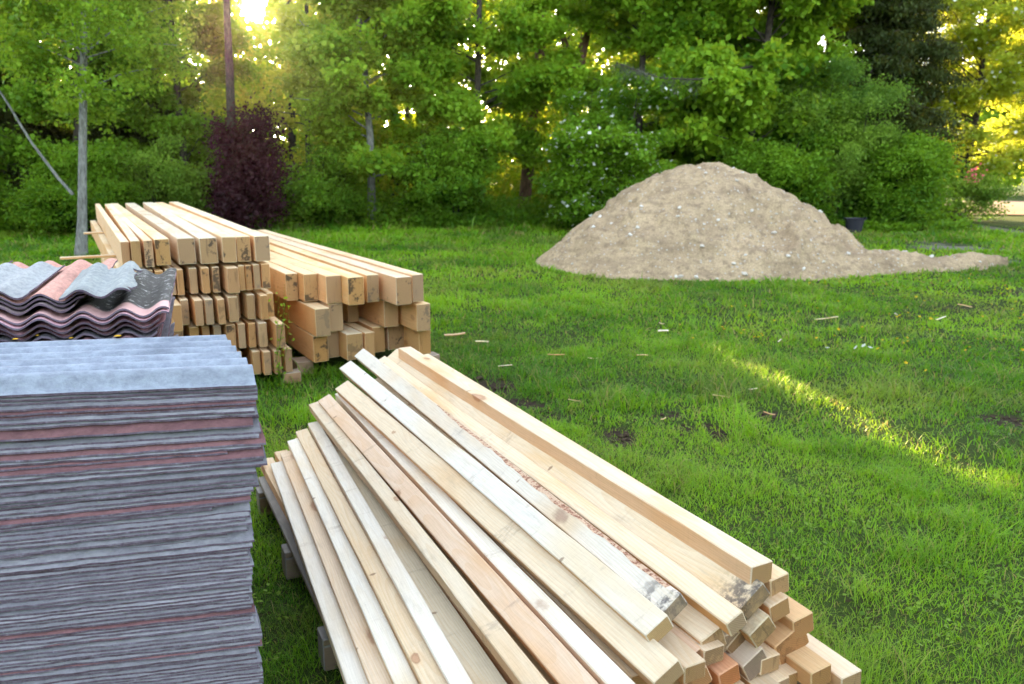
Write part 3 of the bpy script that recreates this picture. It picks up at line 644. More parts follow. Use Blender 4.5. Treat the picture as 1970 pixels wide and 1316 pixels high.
# unseen leaf belt beside and behind the viewer, added to block low sky light
def shade_belt():
    g = np.random.default_rng(98); C_ = []
    for i in range(300):
        a = R(g.uniform(62, 298)); d_ = g.uniform(15, 21); x_, y_ = math.sin(a) * d_, math.cos(a) * d_; R_ = 1.6 + 1.0 * g.random(); zc = g.random() * 5.5; m = 130
        u = g.normal(0, 1, (m, 3)); u /= np.linalg.norm(u, axis=1)[:, None]; C_.append(np.array([x_, y_, zc]) + u * (g.random(m) ** .4)[:, None] * R_)
    P_ = np.concatenate(C_); P_ = P_[P_[:, 2] > 0]
    link('woods', leaves_mesh('woods', P_, np.full(len(P_), .5), LEAF_D, g, .4, .8), kind='stuff', label='unseen rim of foliage added round the clearing to block low sky light', cat='woods')
shade_belt()
# undergrowth at the wood edge
def under():
    g = np.random.default_rng(55); n = 46000
    x = g.random(n) * 31 - 19; y = 21.2 + 3.6 * g.random(n) + .5 * np.sin(x * 1.1) - .06 * np.abs(x + 2)
    hh = .12 + .65 * g.random(n) ** 1.6 * np.clip((y - 20.6) / 1.5, .2, 1.1) * (.5 + fbm(x, y, 1., 2)); P_ = np.stack([x, y, hh], 1)
    link('undergrowth', leaves_mesh('undergrowth', P_, np.full(n, .11), LEAF_D, g, .5, .7), kind='stuff', label='nettles and seedlings along the foot of the wood', cat='undergrowth')
under()
print('leaves', NL)

# ------------------------------------------------------------------ sawn timber
def bar_mesh(name, L, w, h, mats, g, seg=18, bev=.0025, bow=.0015, wane=None, rough=.0004):
    """timber along local X, centred; wane = (side, depth, x0, x1) cuts one top edge away and shows bark"""
    c = [(-w / 2 + bev, -h / 2), (w / 2 - bev, -h / 2), (w / 2, -h / 2 + bev), (w / 2, h / 2 - bev), (w / 2 - bev, h / 2), (-w / 2 + bev, h / 2), (-w / 2, h / 2 - bev), (-w / 2, -h / 2 + bev)]
    c = np.array(c); xs_ = np.concatenate([[-L / 2, -L / 2 + bev], np.linspace(-L / 2, L / 2, seg)[1:-1], [L / 2 - bev, L / 2]]); V = []
    p1, p2 = g.random() * 6, g.random() * 6
    for i, x_ in enumerate(xs_):
        k = c.copy()
        if i in (0, len(xs_) - 1): k = k * (1 - bev * 1.2 / max(w, h) * 2)
        if wane and wane[2] < x_ < wane[3]:
            f = min(1, (x_ - wane[2]) / .5, (wane[3] - x_) / .05 + .3) * (.7 + .22 * math.sin(x_ * 7 + p1) + .13 * math.sin(x_ * 29) + .1 * math.sin(x_ * 67)); dd = wane[1] * max(f, 0)
            if wane[0] > 0: k[3] = (w / 2, h / 2 - dd * .55 - bev); k[4] = (w / 2 - dd - bev, h / 2)
            else: k[6] = (-w / 2, h / 2 - dd * .55 - bev); k[5] = (-w / 2 + dd + bev, h / 2)
        k = k + g.normal(0, rough, k.shape)
        dy = bow * math.sin(x_ / L * 3.1 + p1); dz = bow * .8 * math.sin(x_ / L * 4 + p2)
        V += [(x_, a + dy, q + dz) for a, q in k]
    m = len(xs_); Q = []; fm = []
    for i in range(m - 1):
        for j in range(8):
            Q.append((i * 8 + j, (i + 1) * 8 + j, (i + 1) * 8 + (j + 1) % 8, i * 8 + (j + 1) % 8))
            xm = (xs_[i] + xs_[i + 1]) / 2
            fm.append(1 if wane and wane[2] < xm < wane[3] and j == (3 if wane[0] > 0 else 5) else 0)
    me = bpy.data.meshes.new(name); F_ = [tuple(q) for q in Q] + [tuple(range(8)), tuple((m - 1) * 8 + j for j in reversed(range(8)))]
    me.from_pydata(V, [], F_)
    for mt in mats: me.materials.append(mt)
    for i, v in enumerate(fm):
        if v: me.polygons[i].material_index = 1
    me.update(); return me
def place_bar(o, A, B, roll=0.):
    """put bar axis from A (far) to B (near); roll turns it about its own length"""
    A, B = Vector(A), Vector(B); X = (B - A).normalized(); Y = Vector((0, 0, 1)).cross(X).normalized(); Z = X.cross(Y)
    M_ = Matrix((X, Y, Z)).transposed().to_4x4(); o.matrix_world = Matrix.Translation((A + B) / 2) @ M_ @ Matrix.Rotation(roll, 4, 'X')
    return o

# ---- foreground heap of battens: far and near points of the seen face, from the layout
AL = R(-26); al = np.array([math.sin(AL), math.cos(AL), 0]); cr = np.array([math.cos(AL), -math.sin(AL), 0])
def pf(c, a, z): return cr * c + al * a + np.array([0, 0, z])
gB = np.random.default_rng(17)
GB = 'battens heaped on the grey pallet'
# name key: far px, py, z ; near px, py, z ; cut length or None ; width, thick, roll deg, tint, wane, label
TOP = [
 ((533, 888, .235), (692, 1316, .235), 3.0, .066, .048, 4, (1, .99, .97), None, 'leftmost pale batten along the pallet edge'),
 ((549, 868, .265), (735, 1316, .265), 3.0, .062, .048, 8, (.93, .84, .76), None, 'brownish second batten from the left edge'),
 ((563, 846, .295), (783, 1316, .305), 3.0, .062, .048, 8, (1, 1, .98), None, 'pale third batten from the left edge'),
 ((580, 826, .325), (838, 1316, .335), 2.95, .066, .048, 9, (1.02, .93, .80), None, 'yellowish fourth batten with a broken tip'),
 ((602, 812, .355), (890, 1316, .365), 3.0, .060, .048, 6, (1.04, 1.03, 1.0), None, 'clean white fifth batten from the left edge'),
 ((642, 858, .335), (950, 1322, .335), 2.9, .085, .048, 5, (.90, .90, .84), None, 'sunken greenish grey batten in the left slope'),
 ((602, 775, .425), (1012, 1290, .435), 2.95, .058, .05, 12, (.92, .88, .80), None, 'narrow grey brown batten beside the pinkish one'),
 ((623, 764, .465), (1098, 1300, .455), 2.95, .075, .05, 26, (.99, .86, .79), None, 'pinkish brown batten with dark knots'),
 ((655, 755, .455), (1195, 1316, .475), 3.0, .062, .055, 6, (1.02, 1.0, .95), None, 'pale batten low between the pinkish and the knotty one'),
 ((656, 740, .515), (1282, 1290, .515), None, .088, .05, 28, (.97, .91, .80), None, 'yellowish batten with big oval knots'),
 ((663, 701, .572), (1264, 1203, .568), None, .082, .05, 30, (1.03, 1.05, 1.06), None, 'clean white batten beside the bark edged one'),
 ((690, 678, .61), (1292, 1158, .600), None, .074, .05, 36, (.88, .90, .92), (1, .022, -1.0, 1.6), 'grey batten with a strip of reddish bark on its edge'),
 ((733, 689, .60), (1412, 1190, .575), None, .060, .05, 26, (1.04, 1.0, .93), None, 'narrow pale batten in the dark gap under the top pair'),
 ((752, 681, .604), (1445, 1146, .602), None, .100, .054, 37, (1.0, .95, .84), None, 'wide cream batten with round knots under the topmost one'),
 ((779, 668, .672), (1466, 1086, .668), None, .080, .064, 0, (1.04, .98, .92), None, 'topmost pale batten with an orange side'),
]
for i, (f, n_, L, w, t_, roll, col, wane, lab) in enumerate(TOP):
    A, B = at(*f), at(*n_); v = B - A; ln = np.linalg.norm(v); v /= ln
    if L: B = A + v * L
    L = np.linalg.norm(B - A)
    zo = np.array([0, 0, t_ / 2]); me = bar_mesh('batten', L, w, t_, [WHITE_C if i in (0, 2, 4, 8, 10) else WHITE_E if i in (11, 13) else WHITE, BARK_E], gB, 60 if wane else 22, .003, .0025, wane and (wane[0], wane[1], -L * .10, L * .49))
    o = link('batten', me, label=lab, cat='batten', group=GB); o.color = (*col, 1)
    dx_ = (B - A) / L; yr = np.cross([0, 0, 1], dx_); yr /= np.linalg.norm(yr); nn = np.cross(dx_, yr) * math.cos(R(roll)) - yr * math.sin(R(roll))
    place_bar(o, A - nn * t_ / 2, B - nn * t_ / 2, R(roll))
# lower battens inside the heap; near ends seen at the lower right
LOW = [ # near end px, py, height, width, thickness, roll, tint, label
 (1500, 1112, .615, .06, .052, 8, (1.0, .90, .76), 'pale batten just below and right of the topmost one'),
 (1499, 1160, .56, .062, .05, 14, (1.0, .86, .72), 'batten with stained end under the right edge of the heap'),
 (1462, 1205, .525, .07, .052, 34, (.97, .93, .82), 'batten with pale yellow end under the wide cream one'),
 (1545, 1190, .50, .066, .055, 10, (1.0, .74, .48), 'orange topped batten in the right side of the heap'),
 (1520, 1225, .455, .10, .066, 24, (1.0, .70, .44), 'thick orange batten with grey end at the lower right'),
 (1640, 1300, .37, .066, .05, 4, (1.05, 1.0, .93), 'long pale batten low on the right side'),
 (1368, 1222, .51, .066, .06, 22, (1.0, .92, .80), 'batten end with dark red knot below the white batten'),
 (1412, 1232, .47, .058, .052, 40, (.66, .58, .50), 'grey brown batten end in the middle of the heap'),
 (1402, 1290, .425, .06, .05, 14, (1.0, .60, .44), 'reddish batten end low in the heap'),
 (1448, 1268, .44, .07, .056, 30, (.78, .70, .64), 'greyish batten end left of the thick orange one'),
 (1500, 1312, .37, .066, .05, 6, (1.0, .88, .72), 'batten below the thick orange one'),
 (1340, 1300, .44, .066, .05, 26, (.95, .72, .56), 'batten under the reddish end'),
 (1330, 1262, .475, .06, .05, 24, (.95, .74, .62), 'dark red batten under the yellowish knotty one'),
 (1580, 1290, .40, .066, .05, 6, (1.0, .78, .54), 'orange batten between the thick orange one and the long pale one'),
]
for (px, py, z_, w_, t_, roll, col, lab) in LOW:
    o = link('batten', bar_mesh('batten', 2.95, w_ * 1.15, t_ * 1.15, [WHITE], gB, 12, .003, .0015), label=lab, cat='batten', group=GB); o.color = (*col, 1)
    B = at(px, py, z_); nn = -cr * math.sin(R(roll)) + np.array([0, 0, math.cos(R(roll))]); B = B - nn * t_ / 2; tw = gB.normal(0, .012)
    place_bar(o, B + (al + cr * tw) * 2.95 - np.array([0, 0, .01]), B, R(roll))
# hidden core that carries the heap
def ordn(i): return ['first', 'second', 'third', 'fourth', 'fifth', 'sixth', 'seventh', 'eighth', 'ninth', 'tenth', 'eleventh', 'twelfth', 'thirteenth', 'fourteenth', 'fifteenth'][i]
HID = []
for layer, (z_, cs) in enumerate([(.205, np.arange(.62, 1.80, .085)), (.262, np.arange(.80, 1.76, .085)), (.318, np.arange(.90, 1.72, .085)), (.374, np.arange(1.02, 1.64, .085)), (.43, np.arange(1.12, 1.50, .09)), (.49, np.arange(1.22, 1.45, .09))]):
    for n_c, c_ in enumerate(cs): HID.append((c_ + gB.normal(0, .006), z_, 1.30 + gB.random() * .12 + (.12 if c_ > 1.6 else .0) + .12 * (layer > 3), 'inner batten, ' + ordn(n_c) + ' from the left in the ' + ordn(layer) + ' layer above the pallet'))
for j, (c_, z_, a0, lab) in enumerate(HID):
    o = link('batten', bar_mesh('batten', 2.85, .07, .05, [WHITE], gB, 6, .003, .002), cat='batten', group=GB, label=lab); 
    k = .8 + .25 * gB.random(); o.color = (k, k * .88, k * .74, 1)
    place_bar(o, pf(c_ - .06 * (1.2 - c_), a0 + 2.85, z_ - .025), pf(c_, a0, z_ - .025), R(gB.normal(0, 1.5)))
# pallet under the heap
pal = empty('wooden_pallet', tuple(pf(1.17, 2.9, 0)), -AL, label='weathered grey wooden pallet under the batten heap', cat='pallet')
def part_bar(name, parent, L, w, h, loc, rz=0, mat=GREYW, col=(1, 1, 1)):
    o = link(name, bar_mesh(name, L, w, h, [mat], gB, 8, .004, .002), parent, loc, (0, 0, rz)); o.color = (*col, 1); return o
for k, c_ in enumerate((-.60, -.36, -.12, .12, .36, .60)): part_bar('deck_board', pal, 2.3, .115, .024, (c_, 0, .142), R(90))
for a_ in (-1.05, -.35, .35, 1.05): part_bar('stringer', pal, 1.36, .09, .028, (0, a_, .114))
for a_ in (-1.05, -.35, .35, 1.05):
    for c_ in (-.61, 0, .61): part_bar('block', pal, .14, .09, .098, (c_, a_, .05))

# ---- the two beam stacks
def stack(o, az, rows, L, group, mats, dl=.0, hs=.2, lab=None, seed=0):
    g = np.random.default_rng(seed); a = R(az); r_ = np.array([math.cos(a), -math.sin(a), 0]); n_ = np.array([math.sin(a), math.cos(a), 0]); o = np.array([*o, 0.])
    for (zt, h, items) in rows:
        for it in items:
            s_, p_, w, lb = it[:4]; LL = L + g.normal(0, .08); col = it[4] if len(it) > 4 else (1, 1, 1)
            nm, ct = ('beam', 'beam') if w > .095 else ('plank', 'plank')
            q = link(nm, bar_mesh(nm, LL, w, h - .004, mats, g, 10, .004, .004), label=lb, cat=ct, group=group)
            k = .93 + .14 * g.random(); q.color = (col[0] * k, col[1] * k, col[2] * k, 1)
            A = o + r_ * s_ + n_ * p_ + np.array([0, 0, zt - h / 2]); sk = g.normal(0, .006)
            place_bar(q, A + n_ * LL + r_ * sk * LL, A, R(g.normal(0, .4)))
O1, Z1 = (-1.803, 6.268), -28.6
G1 = 'timber in the left stack'
r1 = [(-1.115, .03, .055, 'narrow reddish ended plank, leftmost in the top row of the left stack', (1, .85, .72)), (-1.05, -.01, .062, 'second plank from the left in the top row', (1, .95, .85)),
      (-.965, .0, .058, 'third plank from the left in the top row', (1, .92, .85)), (-.86, .05, .10, 'yellow ended beam right of the three thin planks', (1.03, .95, .75)), (-.70, .03, .12, 'beam with a big black mould spot at the top of its end', (.9, .85, .8)),
      (-.55, .02, .125, 'grey ended beam with a spot low left, in the middle of the top row', (.88, .86, .82)), (-.405, -.01, .10, 'beam with a cracked brown knot in its end', (.95, .9, .8)), (-.285, .04, .10, 'clean orange ended beam next to the right end of the top row', (1.05, .92, .72)), (-.155, .0, .112, 'beam with black spots at the right end of the top row', (.95, .88, .78))]
def mk(ss, base):
    out = []
    for i, (s0, s1, pp, d_) in enumerate(ss): out.append(((s0 + s1) / 2, pp, s1 - s0 - .006, d_, base[i % len(base)]))
    return out
B1 = [(1, .9, .75), (1.05, .86, .66), (.95, .88, .78), (1.0, .82, .62)]
r2 = mk([(-1.17, -1.10, .06, 'plank at the left end of the second row'), (-1.09, -1.02, .03, 'plank second from the left in the second row'), (-1.01, -.94, .05, 'plank third from the left in the second row'), (-.93, -.87, .02, 'plank fourth from the left in the second row'), (-.86, -.79, .06, 'plank fifth from the left in the second row'),
         (-.785, -.735, .03, 'pale ended plank beside the broken roofing sheets'), (-.695, -.635, .05, 'smooth brown ended plank in the second row'), (-.62, -.562, .0, 'plank with mossy green end in the second row'), (-.535, -.478, .03, 'orange ended plank in the second row'), (-.45, -.36, -.08, 'thicker plank with black spot standing proud in the second row'),
         (-.345, -.298, .03, 'thin plank right of the black spotted one'), (-.293, -.242, .02, 'tan plank left of the pale ended one'), (-.232, -.177, .02, 'very pale ended plank in the second row'), (-.168, -.10, .02, 'plank at the right end of the second row')], B1)
r3 = mk([(-1.16, -1.09, .03, 'plank at the left end of the third row'), (-1.07, -1.0, .0, 'plank second from the left in the third row'), (-.99, -.92, .04, 'plank third from the left in the third row'), (-.86, -.795, -.22, 'pale topped plank sticking far out of the third row'), (-.785, -.725, .0, 'brown ended plank beside the protruding one'), (-.70, -.637, -.08, 'yellowish ended plank with dark specks in the third row'), (-.62, -.557, -.06, 'plank with pale lower corner in the third row'),
         (-.53, -.475, -.08, 'plain tan plank in the third row'), (-.45, -.375, -.05, 'wider plain plank in the third row'), (-.37, -.335, .12, 'dark recessed plank in the third row'), (-.30, -.235, .0, 'plank left of the leafy sprout'), (-.215, -.155, -.05, 'plank behind the leafy sprout'), (-.14, -.085, .03, 'plank at the right end of the third row')], B1)
r4 = mk([(-1.15, -1.07, .02, 'plank at the left end of the fourth row'), (-1.04, -.97, .05, 'plank second from the left in the fourth row'), (-.94, -.87, .0, 'plank third from the left in the fourth row'), (-.84, -.77, .05, 'plank fourth from the left in the fourth row'), (-.73, -.66, .03, 'plank just above the roofing stack, left one'), (-.64, -.58, .05, 'plank just above the roofing stack, middle one'), (-.56, -.50, .03, 'plank just above the roofing stack, right one'),
         (-.475, -.40, .0, 'plain plank in the fourth row right of the roofing stack'), (-.385, -.325, .02, 'darker plank in the fourth row'), (-.31, -.252, .0, 'pale plank with a diagonal crack'), (-.232, -.165, -.04, 'tan plank left of the corner plank'), (-.12, -.045, -.12, 'plank with one black spot at the corner of the fourth row')], B1)
r5 = mk([(-1.14, -1.05, .03, 'plank at the left end of the bottom row'), (-1.0, -.91, .03, 'plank second from the left in the bottom row'), (-.86, -.78, .03, 'plank third from the left in the bottom row'), (-.72, -.64, .03, 'plank fourth from the left in the bottom row'), (-.58, -.5, .03, 'plank fifth from the left in the bottom row'), (-.44, -.36, .03, 'plank hidden low behind the roofing stack corner'),
         (-.295, -.232, -.02, 'left plank of the pair low beside the roofing stack'), (-.222, -.162, -.08, 'right plank of the pair low beside the roofing stack'), (-.14, -.082, -.08, 'bottom row plank with mould at its foot'), (-.055, .005, -.06, 'bottom corner plank of the left stack')], B1)
stack(O1, Z1, [(1.19, .20, r1), (.965, .20, r2), (.735, .20, r3), (.51, .20, r4), (.285, .195, r5)], 5.9, G1, [BEAM], seed=5)
O2, Z2 = (-1.706, 6.598), -31
G2 = 'timber in the right stack'
q1 = [(-.10, .12, .10, 'beam at the left edge of the top layer, next to the left stack', (1, .92, .75)), (.02, -.02, .115, 'beam with ring marked end at the left of the top layer', (1.08, .93, .68)), (.145, -.22, .13, 'beam with a round black spot low in its end', (1.0, .82, .6)), (.285, -.37, .135, 'third large beam in the top layer', (1.06, .9, .66)), (.455, -.30, .105, 'beam set back in the top layer', (1.0, .88, .68)), (.625, -.56, .135, 'greyish ended beam near the right of the top layer', (.93, .84, .76)), (.765, -.52, .10, 'beam at the right edge of the top layer', (.98, .84, .68))]
q2 = [(.01, -.31, .12, 'beam with dark stains at the left of the middle layer', (1, .86, .64)), (.165, -.19, .12, 'paler beam second in the middle layer', (1.05, .96, .82)), (.32, .30, .10, 'dark recessed beam in the gap of the middle layer', (.9, .76, .56)), (.43, .12, .10, 'recessed beam with a black knot in the gap of the middle layer', (.9, .76, .56)), (.64, -.24, .13, 'dirty brown ended beam right of the gap', (.92, .8, .66)), (.80, -.54, .125, 'beam at the right end of the middle layer with speckled end', (1, .84, .62))]
q3 = [(.01, -.22, .125, 'bottom layer beam with a dark knot at its corner', (1, .84, .6)), (.155, -.12, .10, 'plain second beam in the bottom layer', (.96, .88, .74)), (.275, -.30, .14, 'grey ended beam leaning in the bottom layer', (.88, .84, .76)), (.41, -.30, .085, 'thin stained plank in the bottom layer', (1, .84, .62)), (.56, -.12, .11, 'mottled beam in the middle of the bottom layer', (1, .82, .58)), (.73, -.10, .155, 'wide brown ended beam in the bottom layer', (.86, .76, .66)), (.865, -.42, .11, 'bottom layer beam at the right end with mould', (1, .82, .56))]
stack(O2, Z2, [(.835, .235, q1), (.592, .235, q2), (.349, .23, q3)], 5.3, G2, [BEAM], seed=6)
# bearers and spacers
def bearer(o, az, s0, s1, p_, z, w=.11, h=.1, lab='', nm='bearer'):
    a = R(az); r_ = np.array([math.cos(a), -math.sin(a), 0]); n_ = np.array([math.sin(a), math.cos(a), 0]); o = np.array([*o, 0.])
    q = link(nm, bar_mesh(nm, s1 - s0, w, h, [GREYW if nm == 'bearer' else BEAM], gB, 6, .004, .002), label=lab, cat=nm); q.color = (1, .9, .78, 1) if nm != 'bearer' else (1.5, 1.3, 1.1, 1)
    place_bar(q, o + r_ * s0 + n_ * p_ + np.array([0, 0, z]), o + r_ * s1 + n_ * p_ + np.array([0, 0, z]), 0)
bearer(O1, Z1, -.07, .07, .0, .042, .12, .085, 'squared block of wood under the front corner of the left stack')
bearer(O1, Z1, -1.2, .02, .9, .042, .10, .09, 'bearer under the front part of the left stack')
bearer(O1, Z1, -1.2, .05, 2.8, .042, .10, .09, 'bearer across the middle under the left stack')
bearer(O1, Z1, -1.2, .05, 5.4, .042, .10, .09, 'bearer under the far end of the left stack')
bearer(O2, Z2, -.16, -.02, -.0, .055, .2, .112, 'grey weathered block under the left front of the right stack')
bearer(O2, Z2, .88, .99, -.38, .055, .14, .112, 'grey block under the right front of the right stack')
bearer(O2, Z2, -.1, .95, .9, .055, .14, .112, 'bearer deep under the front part of the right stack')
bearer(O2, Z2, -.14, .98, 2.4, .055, .14, .115, 'bearer across the middle under the right stack')
bearer(O2, Z2, -.14, .98, 4.8, .055, .14, .115, 'bearer under the far end of the right stack')
for k, (zz, pp, s0, lab) in enumerate([(.977, 1.1, -1.55, 'thin strip poking out left between the top two rows'), (.977, 3.6, -1.34, 'thin strip poking out left further back between the top two rows'), (.7475, 1.5, -1.42, 'thin strip poking out left under the second row')]):
    bearer(O1, Z1, s0, -.12, pp, zz, .05, .021, lab, 'spacer_strip')

# ------------------------------------------------------------------ corrugated sheets
def wave_sheet(nw, pitch, L, amp, th, mats, g, skew=0., end_jag=0., far_jag=0., y0_jag=0., y1_jag=0., seed=0., start=0., segL=26, per=10, sag=0.):
    """corrugations run along local X (from -L to 0), the wave profile along local Y (0 to nw * pitch)"""
    ny = int(nw * per) + 1; ys = np.linspace(0, nw * pitch, ny); xs_ = np.linspace(-L, 0, segL)
    top = np.zeros((ny, segL, 3)); top[:, :, 0] = xs_[None]; top[:, :, 1] = ys[:, None]
    ja = (fbm(ys * 22 + seed * 50, ys * 0 + 3.3 + seed, 1., 4) - .5) * 2; jb = (fbm(ys * 22 + 40 + seed * 50, ys * 0 + 8.3 + seed, 1., 4) - .5) * 2
    f1 = np.clip(1 + xs_ / (L * .25), 0, 1); f0 = np.clip(1 - (xs_ + L) / (L * .25), 0, 1)
    top[:, :, 0] += ja[:, None] * end_jag * f1[None] + jb[:, None] * far_jag * f0[None]
    e0 = (fbm(xs_ * 16 + seed * 31, xs_ * 0 + 1.7 + seed, 1., 4) - .5) * 2; e1 = (fbm(xs_ * 16 + 9 + seed * 31, xs_ * 0 + 5.7 + seed, 1., 4) - .5) * 2
    m0 = np.clip(1 - ys / (pitch * .5), 0, 1); m1 = np.clip(1 - (ys[-1] - ys) / (pitch * .5), 0, 1)
    top[:, :, 1] += e0[None] * y0_jag * m0[:, None] + e1[None] * y1_jag * m1[:, None]
    top[:, :, 2] = amp * np.sin((top[:, :, 1] / pitch + start) * 2 * np.pi) + sag * (xs_[None] / L) ** 2
    top[:, :, 0] += skew * top[:, :, 1]; top[:, :, 2] += g.normal(0, .0003, (ny, segL))
    bot = top.copy(); bot[:, :, 2] -= th
    V = np.concatenate([top.reshape(-1, 3), bot.reshape(-1, 3)]); n = ny * segL
    J, I = np.meshgrid(np.arange(ny - 1), np.arange(segL - 1), indexing='ij'); k = (J * segL + I).ravel()
    T_ = np.stack([k, k + 1, k + segL + 1, k + segL], 1); Q = [T_, n + T_[:, ::-1]]
    i = np.arange(segL - 1); Q.append(np.stack([i, n + i, n + i + 1, i + 1], 1)); l_ = (ny - 1) * segL; Q.append(np.stack([l_ + i + 1, n + l_ + i + 1, n + l_ + i, l_ + i], 1))
    j = np.arange(ny - 1) * segL; Q.append(np.stack([j + segL, n + j + segL, n + j, j], 1)); j = j + segL - 1; Q.append(np.stack([j, n + j, n + j + segL, j + segL], 1))
    ne = 2 * len(T_); Q = np.concatenate(Q); e = np.zeros(len(Q)); e[ne:] = 1
    me = mesh_np('sheet', V, Q, mats=mats, attrs={'edge': e}, smooth=True); me.set_sharp_from_angle(angle=R(50)); return me
gS = np.random.default_rng(77)
def frame(o, P, X, Y):
    Z = X.cross(Y).normalized(); X = Y.cross(Z); o.matrix_world = Matrix.Translation(Vector(P)) @ Matrix((X.normalized(), Y.normalized(), Z)).transposed().to_4x4(); return o
# tall stack of whole sheets, left foreground: corrugations run left to right
E1 = .55; P1 = at(498.5, 700, HC - E1)          # front crest at the right end of the top sheet
Xr = Vector((math.sin(R(85)), math.cos(R(85)), 0)); Ya = Vector((-Xr.y, Xr.x, 0))
vd = Vector((math.sin(R(-28)), math.cos(R(-28)), 0)); SK = vd.dot(Xr) / vd.dot(Ya); PW = .092 * vd.dot(Ya) * 1.0
AM = .025
variants = [wave_sheet(6, PW, 1.2, AM, .0057, [SHEET], gS, SK, .003 + .008 * gS.random(), .01, .004, .003, k * .37 + .1, .78, 44, 8) for k in range(9)]
top_sheet = wave_sheet(6.05, PW, 1.2, AM, .0065, [SHEET], gS, SK, .003, .01, .0012, .002, .11, .78, 30, 14)
ONES = ['', 'first', 'second', 'third', 'fourth', 'fifth', 'sixth', 'seventh', 'eighth', 'ninth', 'tenth', 'eleventh', 'twelfth', 'thirteenth', 'fourteenth', 'fifteenth', 'sixteenth', 'seventeenth', 'eighteenth', 'nineteenth']
def ordw(n): return ONES[n] if n < 20 else (['twentieth', 'thirtieth', 'fortieth', 'fiftieth'][n // 10 - 2] if n % 10 == 0 else ['twenty', 'thirty', 'forty', 'fifty'][n // 10 - 2] + '-' + ONES[n % 10])
n_pink, since = 0, 0
GSH = 'fibre cement sheets in the tall stack'; pink = (.27, .14, .155); gry = (.31, .31, .36)
z = HC - E1 - AM; k = 0; sheets = []
while z > .165:
    is_p = (gS.random() < (.38 if 3 < k < 22 else .10)) and k > 2
    kk = gS.random(); col = (.33, .38, .47) if k == 0 else (tuple(v * (.8 + .4 * kk) for v in pink) if is_p else tuple(v * (.7 + .5 * kk) for v in gry))
    lab = 'topmost whole corrugated sheet, pale blue grey, on the tall stack' if k == 0 else 'grey corrugated sheet directly under the topmost one' if k == 1 else ('faded pink corrugated sheet inside the tall stack' if is_p else 'thin grey corrugated sheet with rough edge inside the tall stack')
    if is_p: n_pink += 1; since = 0; lab = ordw(n_pink) + ' faded pink sheet counted from the top of the tall stack'
    elif k > 1: since += 1; lab = ordw(since) + ' grey sheet under ' + ('the top of the tall stack' if n_pink == 0 else 'the ' + ordw(n_pink) + ' pink one of the tall stack')
    o = link('roofing_sheet', top_sheet if k == 0 else variants[gS.integers(9)], label=lab, cat='roofing sheet', group=GSH); o.color = (*col, 1)
    back = 0 if k == 0 else .005 + gS.normal(0, .004 if k < 20 else .0015) + (.014 * gS.random() if gS.random() < .14 else 0)
    out = 0 if k == 0 else gS.normal(0, .006) + (.014 if 10 < k < 19 else 0) - (.022 if 24 < k < 60 else 0)
    if k and gS.random() < .07: out -= .03 + .1 * gS.random()
    tl = R(-.9 - 3.3 * min(1, k / 26.) + gS.normal(0, .05)) 
    X = Xr * math.cos(tl) + Vector((0, 0, 1)) * math.sin(-tl)
    out -= .058 * (HC - E1 - z)
    P = Vector((P1[0], P1[1], z)) + Xr * out + Ya * (back - PW * .5) - vd * 0
    frame(o, P, X, Ya + Vector((0, 0, gS.normal(0, .002)))); sheets.append(o)
    z -= (.013 if k == 0 else (.0110 + .0008 * gS.random()) + (.010 * gS.random() if gS.random() < (.35 if k < 16 else .07) else 0)); k += 1
print('sheets', k)
def pallet(name_lab, P, X, Y, lx, ly):
    e = empty('wooden_pallet', label=name_lab, cat='pallet'); frame(e, P, X, Y)
    for u in (-.42, -.21, 0, .21, .42): part_bar('deck_board', e, lx, .1, .022, (0, u * ly, .134))
    for u in (-.44, 0, .44): part_bar('stringer', e, ly, .1, .022, (u * lx, 0, .111), R(90))
    for u in (-.44, 0, .44):
        for v in (-.42, 0, .42): part_bar('block', e, .12, .1, .098, (u * lx, v * ly, .05))
pallet('pallet carrying the tall stack of corrugated sheets', Vector((P1[0], P1[1], -.012)) - Xr * .86 + Ya * .22, Xr, Ya, 1.3, .62)
# lichen spots on the top sheet
b = NB('yellow lichen'); YL = b.done(b.bsdf((.55, .33, .03), .9, .1))
def blob(r, g, flat=.2, n=9):
    V = [(0, 0, flat * r)]; 
    for i in range(n): a = i * 6.283 / n; q = r * (.7 + .5 * g.random()); V.append((math.cos(a) * q, math.sin(a) * q, 0))
    for i in range(n): V.append((V[1 + i][0] * .6, V[1 + i][1] * .6, flat * r * .9))
    F_ = [(1 + i, 1 + (i + 1) % n, 1 + n + (i + 1) % n, 1 + n + i) for i in range(n)] + [(0, 1 + n + i, 1 + n + (i + 1) % n) for i in range(n)] + [tuple(1 + i for i in reversed(range(n)))]
    me = bpy.data.meshes.new('spot'); me.from_pydata(V, [], F_); me.update(); return me
for i, (px, py, r_) in enumerate([(226, 646, .012), (137, 650, .007), (30, 652, .009), (72, 645, .005)]):
    me = blob(r_, gS); me.materials.append(YL); p = at(px, py, HC - E1 - .001)
    o = link('lichen_spot', me, sheets[0], label='yellow lichen spot'); bpy.context.view_layer.update(); o.matrix_parent_inverse = sheets[0].matrix_world.inverted(); o.location = p

